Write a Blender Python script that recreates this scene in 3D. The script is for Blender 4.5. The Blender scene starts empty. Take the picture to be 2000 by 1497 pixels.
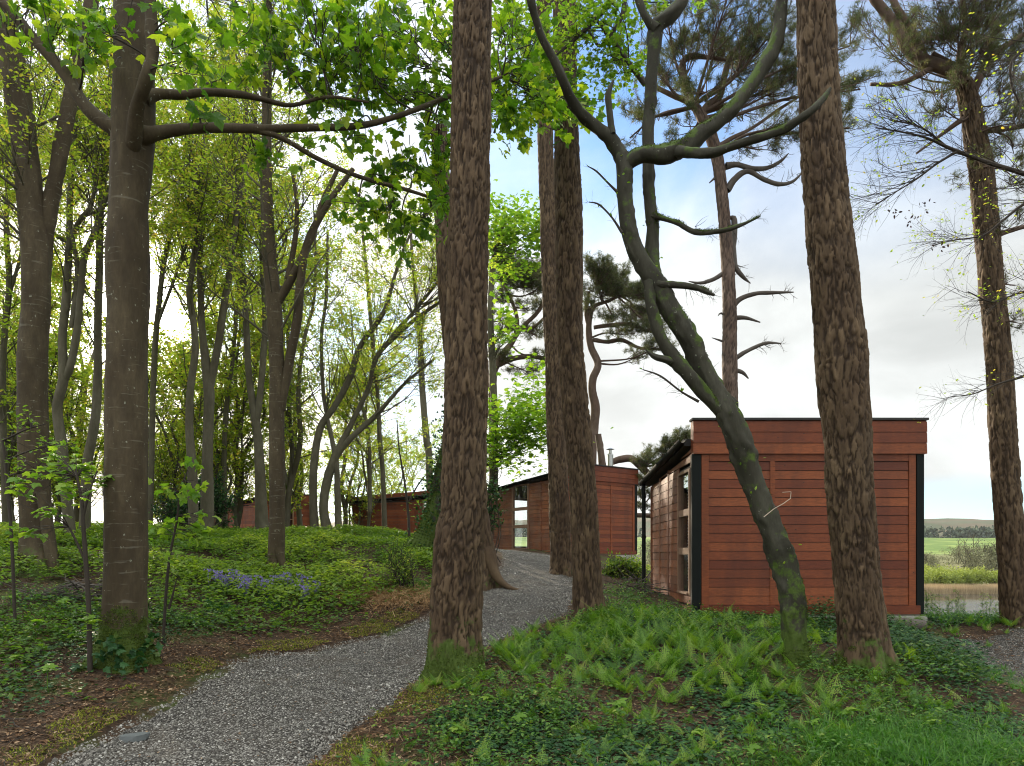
import bpy, math
import numpy as np
from mathutils import Matrix, Vector

# ------------------------------------------------------------------ camera, sky, sun
SC = bpy.context.scene
COL = SC.collection
F, HZ, CX, EZ = 1400.0, 1090.0, 1000.0, 1.6          # focal length in photo pixels, horizon row, eye height
cam_d = bpy.data.cameras.new('camera'); cam = bpy.data.objects.new('camera', cam_d); COL.objects.link(cam)
cam.location = (0, 0, EZ); cam.rotation_euler = (math.radians(90), 0, 0)
cam_d.sensor_width = 36; cam_d.lens = 36 * F / 2000; cam_d.shift_y = (HZ - 748.5) / 2000
cam_d.clip_start = 0.05; cam_d.clip_end = 6000
SC.camera = cam
SC.view_settings.view_transform = 'Standard'; SC.view_settings.look = 'None'
SC.view_settings.exposure = 0.78; SC.view_settings.gamma = 1
SC.render.engine = 'CYCLES'
cy = SC.cycles
cy.use_denoising = True; cy.filter_width = 1.1
cy.max_bounces = 7; cy.diffuse_bounces = 3; cy.glossy_bounces = 2; cy.transmission_bounces = 5
cy.transparent_max_bounces = 8; cy.volume_bounces = 0; cy.sample_clamp_indirect = 4
cy.caustics_reflective = False; cy.caustics_refractive = False

def direction(px, py):
    v = Vector((px - CX, F, HZ - py)); v.normalize(); return v
SUN = direction(252, 612)
sun_el = math.asin(SUN.z); sun_az = math.atan2(SUN.x, SUN.y)     # azimuth clockwise from +Y

W = bpy.data.worlds.new('World'); SC.world = W; W.use_nodes = True
wn = W.node_tree; wn.nodes.clear()
def N(nt, typ, **kw):
    n = nt.nodes.new(typ)
    for k, v in kw.items():
        if k.startswith('i_'):
            key = k[2:]
            key = int(key) if key.isdigit() else key.replace('_', ' ')
            n.inputs[key].default_value = v
        else: setattr(n, k, v)
    return n
def math_(nt, op, a, b=None, clamp=False):
    n = nt.nodes.new('ShaderNodeMath'); n.operation = op; n.use_clamp = clamp
    for i, q in enumerate((a, b)):
        if q is None: continue
        if isinstance(q, (int, float)): n.inputs[i].default_value = q
        else: nt.links.new(q, n.inputs[i])
    return n.outputs[0]
def maprange(nt, v, a, b, c=0, d=1):
    n = nt.nodes.new('ShaderNodeMapRange'); n.interpolation_type = 'SMOOTHSTEP'
    nt.links.new(v, n.inputs[0])
    for i, q in enumerate((a, b, c, d)): n.inputs[i + 1].default_value = q
    return n.outputs[0]
def mixc(nt, f, a, b, mode='MIX'):
    n = nt.nodes.new('ShaderNodeMix'); n.data_type = 'RGBA'; n.blend_type = mode
    for sock, q in ((n.inputs[0], f), (n.inputs[6], a), (n.inputs[7], b)):
        if isinstance(q, (int, float)): sock.default_value = q
        elif isinstance(q, (tuple, list)): sock.default_value = (*q[:3], 1)
        else: nt.links.new(q, sock)
    return n.outputs[2]
def build_world():
    nt = wn; L = nt.links.new
    tc = N(nt, 'ShaderNodeTexCoord')
    sky = N(nt, 'ShaderNodeTexSky', sky_type='NISHITA', sun_disc=False)
    sky.sun_elevation = sun_el; sky.sun_rotation = sun_az; sky.air_density = 1.0; sky.dust_density = 0.6; sky.ozone_density = 1.5
    vec = tc.outputs['Generated']
    mp = N(nt, 'ShaderNodeMapping'); mp.inputs['Scale'].default_value = (1.0, 1.0, 1.9); L(vec, mp.inputs[0])
    nz = N(nt, 'ShaderNodeTexNoise', i_Scale=3.2, i_Detail=7, i_Roughness=0.55, i_Distortion=0.25); L(mp.outputs[0], nz.inputs['Vector'])
    nz2 = N(nt, 'ShaderNodeTexNoise', i_Scale=1.7, i_Detail=4, i_Roughness=0.5); L(mp.outputs[0], nz2.inputs['Vector'])
    def dot(v):
        n = N(nt, 'ShaderNodeVectorMath', operation='DOT_PRODUCT'); L(vec, n.inputs[0]); n.inputs[1].default_value = v
        return n.outputs['Value']
    total = None
    wob = math_(nt, 'SUBTRACT', nz.outputs[0], 0.5)
    for (px, py, deg, k) in ((1185, 205, 9.5, 1.0), (1050, 250, 7, .8), (1345, 15, 6.5, .9), (1330, 330, 5, .6), (640, 10, 7, .7), (500, 560, 6, .8),
                             (700, 700, 5, .7), (760, 905, 5, .6), (1900, 1500, 1, 0), (1700, -300, 18, .6), (300, -200, 15, .5)):
        d = dot(direction(px, py))
        c = math_(nt, 'ADD', d, math_(nt, 'MULTIPLY', wob, 0.02 * deg / 6))
        h = math_(nt, 'MULTIPLY', maprange(nt, c, math.cos(math.radians(deg * 1.35)), math.cos(math.radians(deg * .2))), k)
        total = h if total is None else math_(nt, 'MAXIMUM', total, h)
    sep = N(nt, 'ShaderNodeSeparateXYZ'); L(vec, sep.inputs[0])
    zz = math_(nt, 'ADD', sep.outputs[2], math_(nt, 'MULTIPLY', wob, 0.03))
    band = math_(nt, 'MULTIPLY', maprange(nt, zz, 0.028, 0.055), maprange(nt, zz, 0.105, 0.07))
    band = math_(nt, 'MULTIPLY', band, maprange(nt, sep.outputs[0], 0.25, 0.5))
    total = math_(nt, 'MAXIMUM', total, math_(nt, 'MULTIPLY', band, .95))
    cloudf = math_(nt, 'SUBTRACT', 1.0, total, clamp=True)
    # cloud brightness: thin cloud glows round the sun, unseen sky behind and overhead is brightened as added fill
    ds = dot(SUN)
    glow = math_(nt, 'POWER', math_(nt, 'MAXIMUM', ds, 0.0), 14.0)
    glow2 = math_(nt, 'POWER', math_(nt, 'MAXIMUM', ds, 0.0), 500.0)
    back = maprange(nt, sep.outputs[1], 0.15, -0.55)
    b = math_(nt, 'ADD', 5.5, math_(nt, 'MULTIPLY', glow, 9.0))
    b = math_(nt, 'ADD', b, math_(nt, 'MULTIPLY', glow2, 120.0))
    b = math_(nt, 'ADD', b, math_(nt, 'MULTIPLY', back, 2.5))
    b = math_(nt, 'ADD', b, math_(nt, 'MULTIPLY', maprange(nt, sep.outputs[2], 0.62, 0.9), 12.0))
    b = math_(nt, 'MULTIPLY', b, maprange(nt, nz.outputs[0], 0.32, 0.68, 1.16, 0.78))
    b = math_(nt, 'MULTIPLY', b, maprange(nt, nz2.outputs[0], 0.35, 0.65, 1.08, 0.88))
    cc = N(nt, 'ShaderNodeVectorMath', operation='SCALE'); L(mixc(nt, maprange(nt, glow, .02, .8), (0.965, 1.0, 0.99), (1.0, .93, .80)), cc.inputs[0]); L(b, cc.inputs['Scale'])
    skyc = N(nt, 'ShaderNodeVectorMath', operation='SCALE'); L(sky.outputs[0], skyc.inputs[0]); skyc.inputs['Scale'].default_value = 1.35
    col = mixc(nt, cloudf, mixc(nt, 1.0, skyc.outputs[0], (.62, .86, 1.12), 'MULTIPLY'), cc.outputs[0])
    bg = N(nt, 'ShaderNodeBackground', i_Strength=0.11); L(col, bg.inputs[0])
    out = N(nt, 'ShaderNodeOutputWorld'); L(bg.outputs[0], out.inputs[0])
build_world()
sl = bpy.data.lights.new('sun', 'SUN'); sl.energy = 5.0; sl.angle = math.radians(0.6); sl.color = (1.0, 0.86, 0.66)
so = bpy.data.objects.new('sun', sl); COL.objects.link(so)
so.rotation_euler = (-SUN).to_track_quat('-Z', 'Y').to_euler(); so.location = (-10, 20, 20)

# ------------------------------------------------------------------ helpers
rng = np.random.default_rng(7)
def at(px, py, Y): return np.array([(px - CX) * Y / F, Y, EZ + (HZ - py) * Y / F])
def nrm(a): return a / (np.linalg.norm(a, axis=-1, keepdims=True) + 1e-12)
def _hash(ix, iy, iz, s=0):
    h = (ix * 374761393 + iy * 668265263 + iz * 2147483647 + s * 974634777) & 0xffffffff
    h = ((h ^ (h >> 13)) * 1274126177) & 0xffffffff
    h = ((h ^ (h >> 16)) * 2246822519) & 0xffffffff
    return ((h ^ (h >> 15)) & 0xffffff) / float(0xffffff)
def vnoise(p, s=0):
    p = np.asarray(p, float); i = np.floor(p).astype(np.int64); f = p - i; f = f * f * (3 - 2 * f)
    r = 0
    for dx in (0, 1):
        for dy in (0, 1):
            for dz in (0, 1):
                w = (f[..., 0] if dx else 1 - f[..., 0]) * (f[..., 1] if dy else 1 - f[..., 1]) * (f[..., 2] if dz else 1 - f[..., 2])
                r = r + w * _hash(i[..., 0] + dx, i[..., 1] + dy, i[..., 2] + dz, s)
    return r
def fbm(p, o=4, s=0):
    p = np.asarray(p, float); a, r, t = 1.0, 0, 0
    for k in range(o):
        r = r + a * vnoise(p * 2 ** k, s + k); t += a; a *= .5
    return r / t
def fb2(x, y, sc, o=3, s=0):
    return fbm(np.stack([np.asarray(x) * sc, np.asarray(y) * sc, np.zeros_like(np.asarray(x, float))], -1), o, s)
def sstep(a, b, x):
    t = np.clip((x - a) / (b - a), 0, 1); return t * t * (3 - 2 * t)

def mesh_np(name, V, faces, attrs=None, smooth=False, mats=(), midx=None):
    """faces: list of (M,k) int arrays"""
    me = bpy.data.meshes.new(name)
    V = np.ascontiguousarray(V, dtype=np.float32)
    faces = [np.asarray(f, dtype=np.int32) for f in faces if len(f)]
    me.vertices.add(len(V)); me.vertices.foreach_set('co', V.ravel())
    idx = np.concatenate([f.ravel() for f in faces]); tot = np.concatenate([np.full(len(f), f.shape[1], np.int32) for f in faces])
    st = np.concatenate([[0], np.cumsum(tot)[:-1]]).astype(np.int32)
    me.loops.add(len(idx)); me.loops.foreach_set('vertex_index', idx)
    me.polygons.add(len(tot)); me.polygons.foreach_set('loop_start', st); me.polygons.foreach_set('loop_total', tot)
    me.polygons.foreach_set('use_smooth', np.full(len(tot), bool(smooth)))
    for m in mats: me.materials.append(m)
    if midx is not None: me.polygons.foreach_set('material_index', np.asarray(midx, np.int32))
    me.update(calc_edges=True)
    for k, a in (attrs or {}).items():
        at_ = me.attributes.new(k, 'FLOAT', 'POINT'); at_.data.foreach_set('value', np.asarray(a, np.float32))
    return me
def link(name, me, parent=None, loc=None, rz=None):
    o = bpy.data.objects.new(name, me); COL.objects.link(o)
    if parent is not None: o.parent = parent
    if loc is not None: o.location = loc
    if rz is not None: o.rotation_euler = (0, 0, rz)
    return o
def tag(o, label=None, cat=None, group=None, kind=None):
    if label: o['label'] = label
    if cat: o['category'] = cat
    if group: o['group'] = group
    if kind: o['kind'] = kind
    return o
def thing(name, label, cat, loc=(0, 0, 0), rz=0, group=None):
    o = bpy.data.objects.new(name, None); COL.objects.link(o); o.location = loc; o.rotation_euler = (0, 0, rz)
    o.empty_display_size = .2
    return tag(o, label, cat, group)
def dup(root, loc, rz, s=1.0, label=None, group=None, tilt=(0, 0)):
    r = root.copy(); COL.objects.link(r); r.location = loc; r.rotation_euler = (tilt[0], tilt[1], rz); r.scale = (s, s, s)
    if label: r['label'] = label
    if group: r['group'] = group
    for ch in root.children:
        c = ch.copy(); COL.objects.link(c); c.parent = r
    return r
class Geo:
    def __init__(s): s.V = []; s.F = {}; s.n = 0; s.A = {}
    def add(s, V, faces, **attrs):
        V = np.asarray(V, float).reshape(-1, 3)
        for f in faces:
            f = np.asarray(f)
            if len(f): s.F.setdefault(f.shape[1], []).append(f + s.n)
        for k in set(list(s.A) + list(attrs)):
            if k not in s.A: s.A[k] = [np.zeros(s.n)]
            v = attrs.get(k, 0.0); s.A[k].append(np.broadcast_to(np.asarray(v, float), (len(V),)))
        s.V.append(V); s.n += len(V)
    def build(s, name, mat, parent=None, smooth=False, origin=None):
        if not s.n: return None
        V = np.concatenate(s.V)
        loc = None
        if origin is not None and parent is None: V = V - np.asarray(origin); loc = tuple(origin)
        elif parent is not None: V = V - np.array(parent.location)
        me = mesh_np(name, V, [np.concatenate(f) for f in s.F.values()], {k: np.concatenate(v) for k, v in s.A.items()}, smooth, (mat,))
        return link(name, me, parent, loc)
    def box(s, x0, x1, y0, y1, z0, z1, **a):
        V = [(x, y, z) for x in (x0, x1) for y in (y0, y1) for z in (z0, z1)]
        s.add(V, [np.array([(0, 1, 3, 2), (4, 6, 7, 5), (0, 4, 5, 1), (2, 3, 7, 6), (0, 2, 6, 4), (1, 5, 7, 3)])], **a)

def catmull(P, n):
    P = np.asarray(P, float); Q = np.vstack([2 * P[0] - P[1], P, 2 * P[-1] - P[-2]])
    seg = np.linalg.norm(np.diff(P[:, :3], axis=0), axis=1); cum = np.concatenate([[0], np.cumsum(seg)])
    t = np.linspace(0, cum[-1], n); i = np.clip(np.searchsorted(cum, t, 'right') - 1, 0, len(P) - 2)
    u = ((t - cum[i]) / np.maximum(seg[i], 1e-9))[:, None]
    a, b, c, d = Q[i], Q[i + 1], Q[i + 2], Q[i + 3]
    return .5 * (2 * b + (c - a) * u + (2 * a - 5 * b + 4 * c - d) * u ** 2 + (3 * b - a - 3 * c + d) * u ** 3), t
def frames(P):
    T = nrm(np.gradient(P, axis=0)); A = np.zeros_like(P)
    a = np.array([1., 0, 0]) if abs(T[0][0]) < .9 else np.array([0, 1., 0])
    for i in range(len(P)):
        a = a - T[i] * a.dot(T[i]); a /= np.linalg.norm(a); A[i] = a
    return T, A, np.cross(T, A)
def batch_tubes(G, pts, r0, r1, ns=4, power=1.0, **at_):
    n, m, _ = pts.shape
    if n == 0: return
    T = nrm(np.gradient(pts, axis=1)); ref = np.where(np.abs(T[..., 2:3]) > .9, np.array([1., 0, 0]), np.array([0, 0, 1.]))
    A = nrm(np.cross(T, ref)); B = np.cross(T, A)
    r = np.asarray(r0)[:, None] + (np.asarray(r1) - np.asarray(r0))[:, None] * (np.linspace(0, 1, m) ** power)[None]
    th = np.arange(ns) * 2 * np.pi / ns
    V = pts[:, :, None] + r[:, :, None, None] * (A[:, :, None] * np.cos(th)[:, None] + B[:, :, None] * np.sin(th)[:, None])
    i = np.arange(n)[:, None, None] * m * ns; j = np.arange(m - 1)[None, :, None] * ns; k = np.arange(ns)[None, None]
    k2 = (k + 1) % ns
    Q = np.stack([i + j + k, i + j + k2, i + j + ns + k2, i + j + ns + k], -1).reshape(-1, 4)
    G.add(V.reshape(-1, 3), [Q], **at_)
def batch_curves(P0, D0, L, m, wander=.3, up=.0, rg=rng):
    n = len(P0); D = nrm(D0); P = np.zeros((n, m, 3)); P[:, 0] = P0; st = (np.asarray(L) / (m - 1))[:, None]
    w = rg.normal(size=(n, 3)) * wander
    for k in range(1, m):
        w = w * .5 + rg.normal(size=(n, 3)) * wander * .7
        D = nrm(D + w / (m ** .5) + np.array([0, 0, up]) / m); P[:, k] = P[:, k - 1] + D * st
    return P
def spawn(pts, count, lo, hi, ang=(.5, 1.1), rg=rng):
    """children on a batch of curves: positions, directions, parameter"""
    n, m, _ = pts.shape; i = rg.integers(0, n, count); t = rg.uniform(lo, hi, count) * (m - 1); k = np.minimum(t.astype(int), m - 2); u = (t - k)[:, None]
    p = pts[i, k] * (1 - u) + pts[i, k + 1] * u; T = nrm(pts[i, k + 1] - pts[i, k])
    r = nrm(np.cross(T, rg.normal(size=(count, 3)))); a = rg.uniform(*ang, count)[:, None]
    return p, nrm(T * np.cos(a) + r * np.sin(a)), t / (m - 1), i
def leaves(G, tmplV, tmplF, P, size, rg=rng, flat=.6, droop=.3, heading=None, tint=None):
    """scatter leaf templates (lying in XY, growing along +X) at points P"""
    n = len(P)
    if n == 0: return
    up = nrm(rg.normal(size=(n, 3)) * (1 - flat) + np.array([0, 0, 1.]) * flat * 1.6)
    h = rg.normal(size=(n, 3)) if heading is None else heading + rg.normal(size=(n, 3)) * .5
    h = h + np.array([0, 0, -droop]); X = nrm(h - up * (h * up).sum(-1, keepdims=True)); Yv = np.cross(up, X)
    s = (np.asarray(size) * rg.uniform(.65, 1.25, n))[:, None, None]
    V = P[:, None] + s * (tmplV[None, :, 0:1] * X[:, None] + tmplV[None, :, 1:2] * Yv[:, None] + tmplV[None, :, 2:3] * up[:, None])
    k = len(tmplV); fs = [(np.asarray(f)[None] + (np.arange(n) * k)[:, None, None]).reshape(-1, np.asarray(f).shape[1]) for f in tmplF]
    t = rg.uniform(0, 1, n) if tint is None else np.clip(tint + rg.uniform(-.2, .2, n), 0, 1)
    G.add(V.reshape(-1, 3), fs, tint=np.repeat(t, k))
# leaf templates
L_OVAL = (np.array([(0, 0, 0), (.3, -.24, .05), (.7, -.22, .04), (1, 0, -.08), (.7, .22, .04), (.3, .24, .05), (.5, 0, -.02)]),
          [np.array([(0, 1, 6), (1, 2, 6), (2, 3, 6), (3, 4, 6), (4, 5, 6), (5, 0, 6)])])
L_DIAM = (np.array([(0, 0, 0), (.45, -.32, .08), (1, 0, -.05), (.45, .32, .08)]), [np.array([(0, 1, 2), (0, 2, 3)])])
def _lobed(tips, notch, z=-.06):
    V = [(0, 0, 0)]
    for (x, y), nn in zip(tips, notch):
        V.append((x, y, z * (abs(x) + abs(y)))); V.append((*nn, .03))
    V = V[:-1] + [(.38, 0, .05)]
    n = len(V) - 1
    return np.array(V, float), [np.array([(i, i + 1 if i + 1 < n else 0, n) for i in range(n)])]
L_MAPLE = (np.array([(0, 0, 0), (-.06, -.22, 0), (.02, -.42, -.06), (.13, -.33, 0), (.28, -.6, -.1), (.42, -.5, -.05), (.46, -.27, .02), (.62, -.3, .0), (.74, -.2, 0), (1.0, 0, -.14),
                     (.74, .2, 0), (.62, .3, .0), (.46, .27, .02), (.42, .5, -.05), (.28, .6, -.1), (.13, .33, 0), (.02, .42, -.06), (-.06, .22, 0), (.3, 0, .06)]),
           [np.array([(i, (i + 1) % 18, 18) for i in range(18)])])
L_IVY = _lobed([(.1, -.45), (.55, -.42), (1, 0), (.55, .42), (.1, .45)], [(.22, -.3), (.55, -.2), (.55, .2), (.22, .3), (0, 0)])
def _tuft(n=12, w=.035, seed=3):
    r = np.random.default_rng(seed); V = []; Fc = []
    for i in range(n):
        d = r.normal(size=3); d[0] = abs(d[0]) + .5; d /= np.linalg.norm(d); s = np.cross(d, r.normal(size=3)); s /= np.linalg.norm(s)
        b = np.array([r.uniform(-.4, .35), 0, 0]); L = r.uniform(.7, 1.1)
        V += [b + s * w, b - s * w, b + d * L + np.array([0, 0, .08])]; Fc.append((3 * i, 3 * i + 1, 3 * i + 2))
    return np.array(V), [np.array(Fc)]
L_TUFT = _tuft(18, .024); L_TUFTN = _tuft(34, .02, 5)

# ------------------------------------------------------------------ materials
MATS = {}
def attr(nt, name):
    n = nt.nodes.new('ShaderNodeAttribute'); n.attribute_name = name; return n.outputs['Fac']
def newmat(name):
    m = bpy.data.materials.new(name); m.use_nodes = True; nt = m.node_tree; nt.nodes.clear()
    out = N(nt, 'ShaderNodeOutputMaterial'); MATS[name] = m
    return m, nt, out
def ramp(nt, fac, stops, interp='LINEAR'):
    n = nt.nodes.new('ShaderNodeValToRGB'); r = n.color_ramp; r.interpolation = interp
    while len(r.elements) < len(stops): r.elements.new(.5)
    for e, (p, c) in zip(r.elements, stops): e.position = p; e.color = (*c, 1)
    nt.links.new(fac, n.inputs[0]); return n.outputs[0]
def noise(nt, scale, detail=4, rough=.55, vec=None, dist=0.0, stretch=None):
    tc = nt.nodes.new('ShaderNodeTexCoord'); v = tc.outputs['Object']
    if stretch:
        mp = nt.nodes.new('ShaderNodeMapping'); mp.inputs['Scale'].default_value = stretch; nt.links.new(v, mp.inputs[0]); v = mp.outputs[0]
    n = N(nt, 'ShaderNodeTexNoise', i_Scale=scale, i_Detail=detail, i_Roughness=rough, i_Distortion=dist); nt.links.new(v, n.inputs['Vector'])
    return n.outputs[0]
def bump(nt, h, strength=.5, dist=.02):
    n = N(nt, 'ShaderNodeBump', i_Strength=strength, i_Distance=dist); nt.links.new(h, n.inputs['Height']); return n.outputs[0]
def leafmat(name, stops, transl=.5, rough=.45, tcol=None, spec=.35):
    m, nt, out = newmat(name); L = nt.links.new
    c = ramp(nt, attr(nt, 'tint'), stops)
    p = N(nt, 'ShaderNodeBsdfPrincipled', i_Roughness=rough); L(c, p.inputs['Base Color']); p.inputs['Specular IOR Level'].default_value = spec
    t = N(nt, 'ShaderNodeBsdfTranslucent'); tc = mixc(nt, 1.0, c, tcol or (1.6, 1.5, .5), 'MULTIPLY'); L(tc, t.inputs[0])
    mx = N(nt, 'ShaderNodeMixShader', i_0=transl); L(p.outputs[0], mx.inputs[1]); L(t.outputs[0], mx.inputs[2]); L(mx.outputs[0], out.inputs[0])
    return m
def simple(name, col, rough=.6, metal=0, var=.2, scale=8, bmp=0, spec=.4):
    m, nt, out = newmat(name); L = nt.links.new
    n = noise(nt, scale, 5, .6)
    c = mixc(nt, n, [q * (1 - var) for q in col], [min(1, q * (1 + var)) for q in col])
    p = N(nt, 'ShaderNodeBsdfPrincipled', i_Roughness=rough, i_Metallic=metal); L(c, p.inputs['Base Color']); p.inputs['Specular IOR Level'].default_value = spec
    if bmp: L(bump(nt, noise(nt, scale * 6, 4), .5, bmp), p.inputs['Normal'])
    L(p.outputs[0], out.inputs[0]); return m
def barkmat(name, crack, plate, plate2, mossc=(.036, .056, .009), lichen=.0, rough=.8, fine=60, finez=.25, bd=.006, band=0):
    m, nt, out = newmat(name); L = nt.links.new
    n1 = noise(nt, 1.8, 5, .6, stretch=(1, 1, .5)); n2 = noise(nt, fine, 5, .65, stretch=(1, 1, finez)); n3 = noise(nt, 9, 6, .6, stretch=(1, 1, .35))
    base = mixc(nt, maprange(nt, n1, .35, .65), plate, plate2)
    base = mixc(nt, maprange(nt, n3, .3, .7), mixc(nt, .28, base, crack), base)
    c = mixc(nt, attr(nt, 'crack'), crack, base)
    c = mixc(nt, math_(nt, 'MULTIPLY', maprange(nt, n2, .35, .65), .42), c, mixc(nt, .6, c, crack))
    c = mixc(nt, math_(nt, 'MULTIPLY', attr(nt, 'hue'), .28), c, mixc(nt, attr(nt, 'crack'), crack, [min(1, q * 1.7) for q in plate2]))
    if lichen:
        nl = noise(nt, 22, 3, .6, stretch=(1, 1, .7)); c = mixc(nt, maprange(nt, nl, .66, .72, 0, lichen), c, (.30, .31, .24))
    if band:
        nb = noise(nt, 14, 3, .5, stretch=(.25, .25, 2.4)); c = mixc(nt, maprange(nt, nb, .62, .7, 0, band), c, (.26, .25, .2))
    mo = math_(nt, 'ADD', attr(nt, 'moss'), math_(nt, 'MULTIPLY', math_(nt, 'SUBTRACT', noise(nt, 5, 6, .65), .5), 1.5))
    mf = maprange(nt, mo, .42, .62)
    mc = mixc(nt, noise(nt, 40, 3), mossc, [q * 2.2 for q in mossc])
    c = mixc(nt, mf, c, mc)
    p = N(nt, 'ShaderNodeBsdfPrincipled', i_Roughness=rough); L(c, p.inputs['Base Color']); p.inputs['Specular IOR Level'].default_value = .25
    L(bump(nt, n2, .9, bd), p.inputs['Normal']); L(p.outputs[0], out.inputs[0]); return m
M_PINE = barkmat('pine_bark', (.030, .018, .010), (.086, .053, .029), (.14, .094, .053), bd=.008)
M_SYC = barkmat('sycamore_bark', (.020, .014, .007), (.062, .044, .023), (.105, .080, .045), lichen=.7, band=.25, fine=45, bd=.004)
M_MOSSY = barkmat('mossy_bark', (.014, .013, .008), (.036, .033, .021), (.085, .08, .058), lichen=.5, fine=50, bd=.005)
M_FARBARK = barkmat('slender_bark', (.04, .034, .02), (.10, .088, .055), (.16, .145, .10), fine=25, bd=.004)
M_PINELIMB = barkmat('pine_limb_bark', (.04, .026, .02), (.12, .075, .052), (.19, .135, .105), fine=25, bd=.004)
M_DEAD = barkmat('dead_wood', (.04, .033, .028), (.11, .09, .075), (.16, .14, .12), fine=35, bd=.004)
M_PALE = simple('pale_twig', (.42, .33, .25), .7, var=.15)
M_TWIG = simple('dark_twig', (.035, .026, .018), .8, var=.3)
M_MAPLE = leafmat('sycamore_leaf', [(0, (.035, .11, .014)), (.4, (.09, .21, .02)), (.75, (.17, .31, .03)), (1, (.32, .43, .05))], .6, .4, (1.7, 1.5, .5))
M_SPRING = leafmat('spring_leaf', [(0, (.14, .25, .035)), (.5, (.22, .34, .05)), (.85, (.30, .36, .08)), (1, (.36, .30, .09))], .72, .5, (1.7, 1.5, .6))
M_LIME = leafmat('lime_leaf', [(0, (.10, .22, .025)), (.5, (.17, .31, .035)), (1, (.28, .40, .06))], .55, .45, (1.3, 1.3, .5))
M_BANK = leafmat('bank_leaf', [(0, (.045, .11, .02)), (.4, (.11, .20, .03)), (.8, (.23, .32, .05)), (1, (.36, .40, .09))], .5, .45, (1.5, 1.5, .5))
M_WEED = leafmat('weed_leaf', [(0, (.03, .085, .014)), (.6, (.065, .16, .022)), (.93, (.13, .24, .035)), (1, (.28, .33, .06))], .4, .45, (1.4, 1.4, .5))
M_IVY = leafmat('ivy_leaf', [(0, (.012, .04, .012)), (.5, (.02, .07, .018)), (.85, (.04, .11, .025)), (1, (.12, .17, .04))], .18, .55, (1.2, 1.4, .5), spec=.3)
M_FERN = leafmat('fern_leaf', [(0, (.035, .10, .014)), (.5, (.13, .26, .028)), (.9, (.20, .31, .04)), (1, (.25, .30, .06))], .45, .5, (1.3, 1.4, .5))
M_GRASS = leafmat('grass_blade', [(0, (.04, .14, .015)), (.6, (.075, .20, .02)), (1, (.17, .29, .04))], .4, .45, (1.2, 1.4, .5))
M_BLUELEAF = leafmat('bluebell_leaf', [(0, (.02, .09, .025)), (1, (.04, .14, .035))], .3, .35, (1.2, 1.4, .6))
M_NEEDLE = leafmat('pine_needle', [(0, (.055, .075, .032)), (.6, (.095, .115, .048)), (1, (.16, .15, .07))], .4, .6, (1.2, 1.2, .6))
M_DRY = leafmat('leaf_litter', [(0, (.035, .018, .010)), (.4, (.10, .052, .026)), (.8, (.20, .115, .06)), (1, (.38, .27, .17))], .1, .7, (1, 1, 1), spec=.15)
M_STRAW = leafmat('dead_grass', [(0, (.18, .10, .04)), (.6, (.36, .21, .10)), (1, (.5, .36, .2))], .25, .7, (1, 1, 1), spec=.15)
M_MOSS = leafmat('moss', [(0, (.10, .13, .015)), (.5, (.20, .23, .025)), (1, (.32, .32, .045))], .3, .8, (1, 1, 1), spec=.1)
M_MOSSD = leafmat('bark_moss', [(0, (.025, .045, .006)), (.5, (.06, .095, .012)), (1, (.13, .17, .022))], .3, .85, (1, 1, 1), spec=.1)
M_BUSH = leafmat('willow_leaf', [(0, (.12, .16, .04)), (.5, (.22, .27, .05)), (1, (.36, .38, .07))], .3, .6, (1.1, 1.2, .6))
M_FLOWER = leafmat('bluebell_flower', [(0, (.14, .11, .32)), (1, (.28, .24, .52))], .3, .5, (1, 1, 1))
M_BUD = leafmat('dark_leaf', [(0, (.03, .015, .012)), (1, (.07, .03, .02))], .2, .5, (1, 1, 1))

# ------------------------------------------------------------------ terrain height
CP = np.array([
 (0,0,0),(-3,0,0),(3,0,0),(0,-6,-.1),(-8,-4,0),(8,-4,-.2),(0,3,0),
 (-2.47,5.5,0),(-2.33,6.8,.08),(-2.15,9,.25),(-.57,11.5,.55),(.35,14,1.0),(.55,18,1.4),(.0,24,1.8),(-3,27,2.0),
 (-3.9,5.5,.06),(-6,6.8,.2),(-8,8,.55),(-4.34,8,.45),(-5.5,9.3,.72),(-7.9,12,1.43),(-11,12,1.5),(-12,8,.7),(-4.6,14,1.25),(-3,12,.75),(-3.2,10.5,.5),(-1.8,14,1.1),
 (-16,20,2.35),(-8,20,2.28),(-4,20,2.2),(-2.2,18,1.86),(-.85,18,1.72),(-1.0,15,1.25),(-14,30,2.1),(-6,30,2.0),(-10,40,2.0),(-5,38,2.0),(-20,40,2.0),(1.8,25.7,1.73),(4.5,28,1.55),(-1,30,1.8),
 (2.6,18,1.25),(2.4,14,.95),(1.23,11.5,.7),(3.1,12,.62),(5,12,.6),(7,12.2,.52),(3.1,16,.8),(6,16,.5),(7,16.5,.1),
 (1,5.5,0),(-.64,8.2,.25),(.5,9,.35),(2,8.5,.33),(3.33,8.4,.36),(4.04,8.2,.32),(4.9,8.6,.36),(5.4,9.2,.25),(6.0,9.6,.1),(7.05,10.5,.08),(5.6,7,.0),(4.3,6,0),(8.4,12,.5),(7.6,11.6,.35),(9.5,11,.1),
 (8,14,.25),(10,16,-.7),(12,12,-.2),(14,20,-2.6),(9,24,-1.8),(6,24,.2),(7,30,-.9),(12,30,-3.9),(9,40,-4.2),(3,36,.8),(0,45,.5),(-10,50,1.5),(20,10,-1.5),(20,30,-4.2),(-25,5,1.0),(-30,30,2.2),(4,48,-3)], float)
def _tps(r2): return np.where(r2 > 1e-12, .5 * r2 * np.log(r2 + 1e-12), 0)
_n = len(CP); _K = _tps(((CP[:, None, :2] - CP[None, :, :2]) ** 2).sum(-1)) + np.eye(_n) * .02
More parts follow.
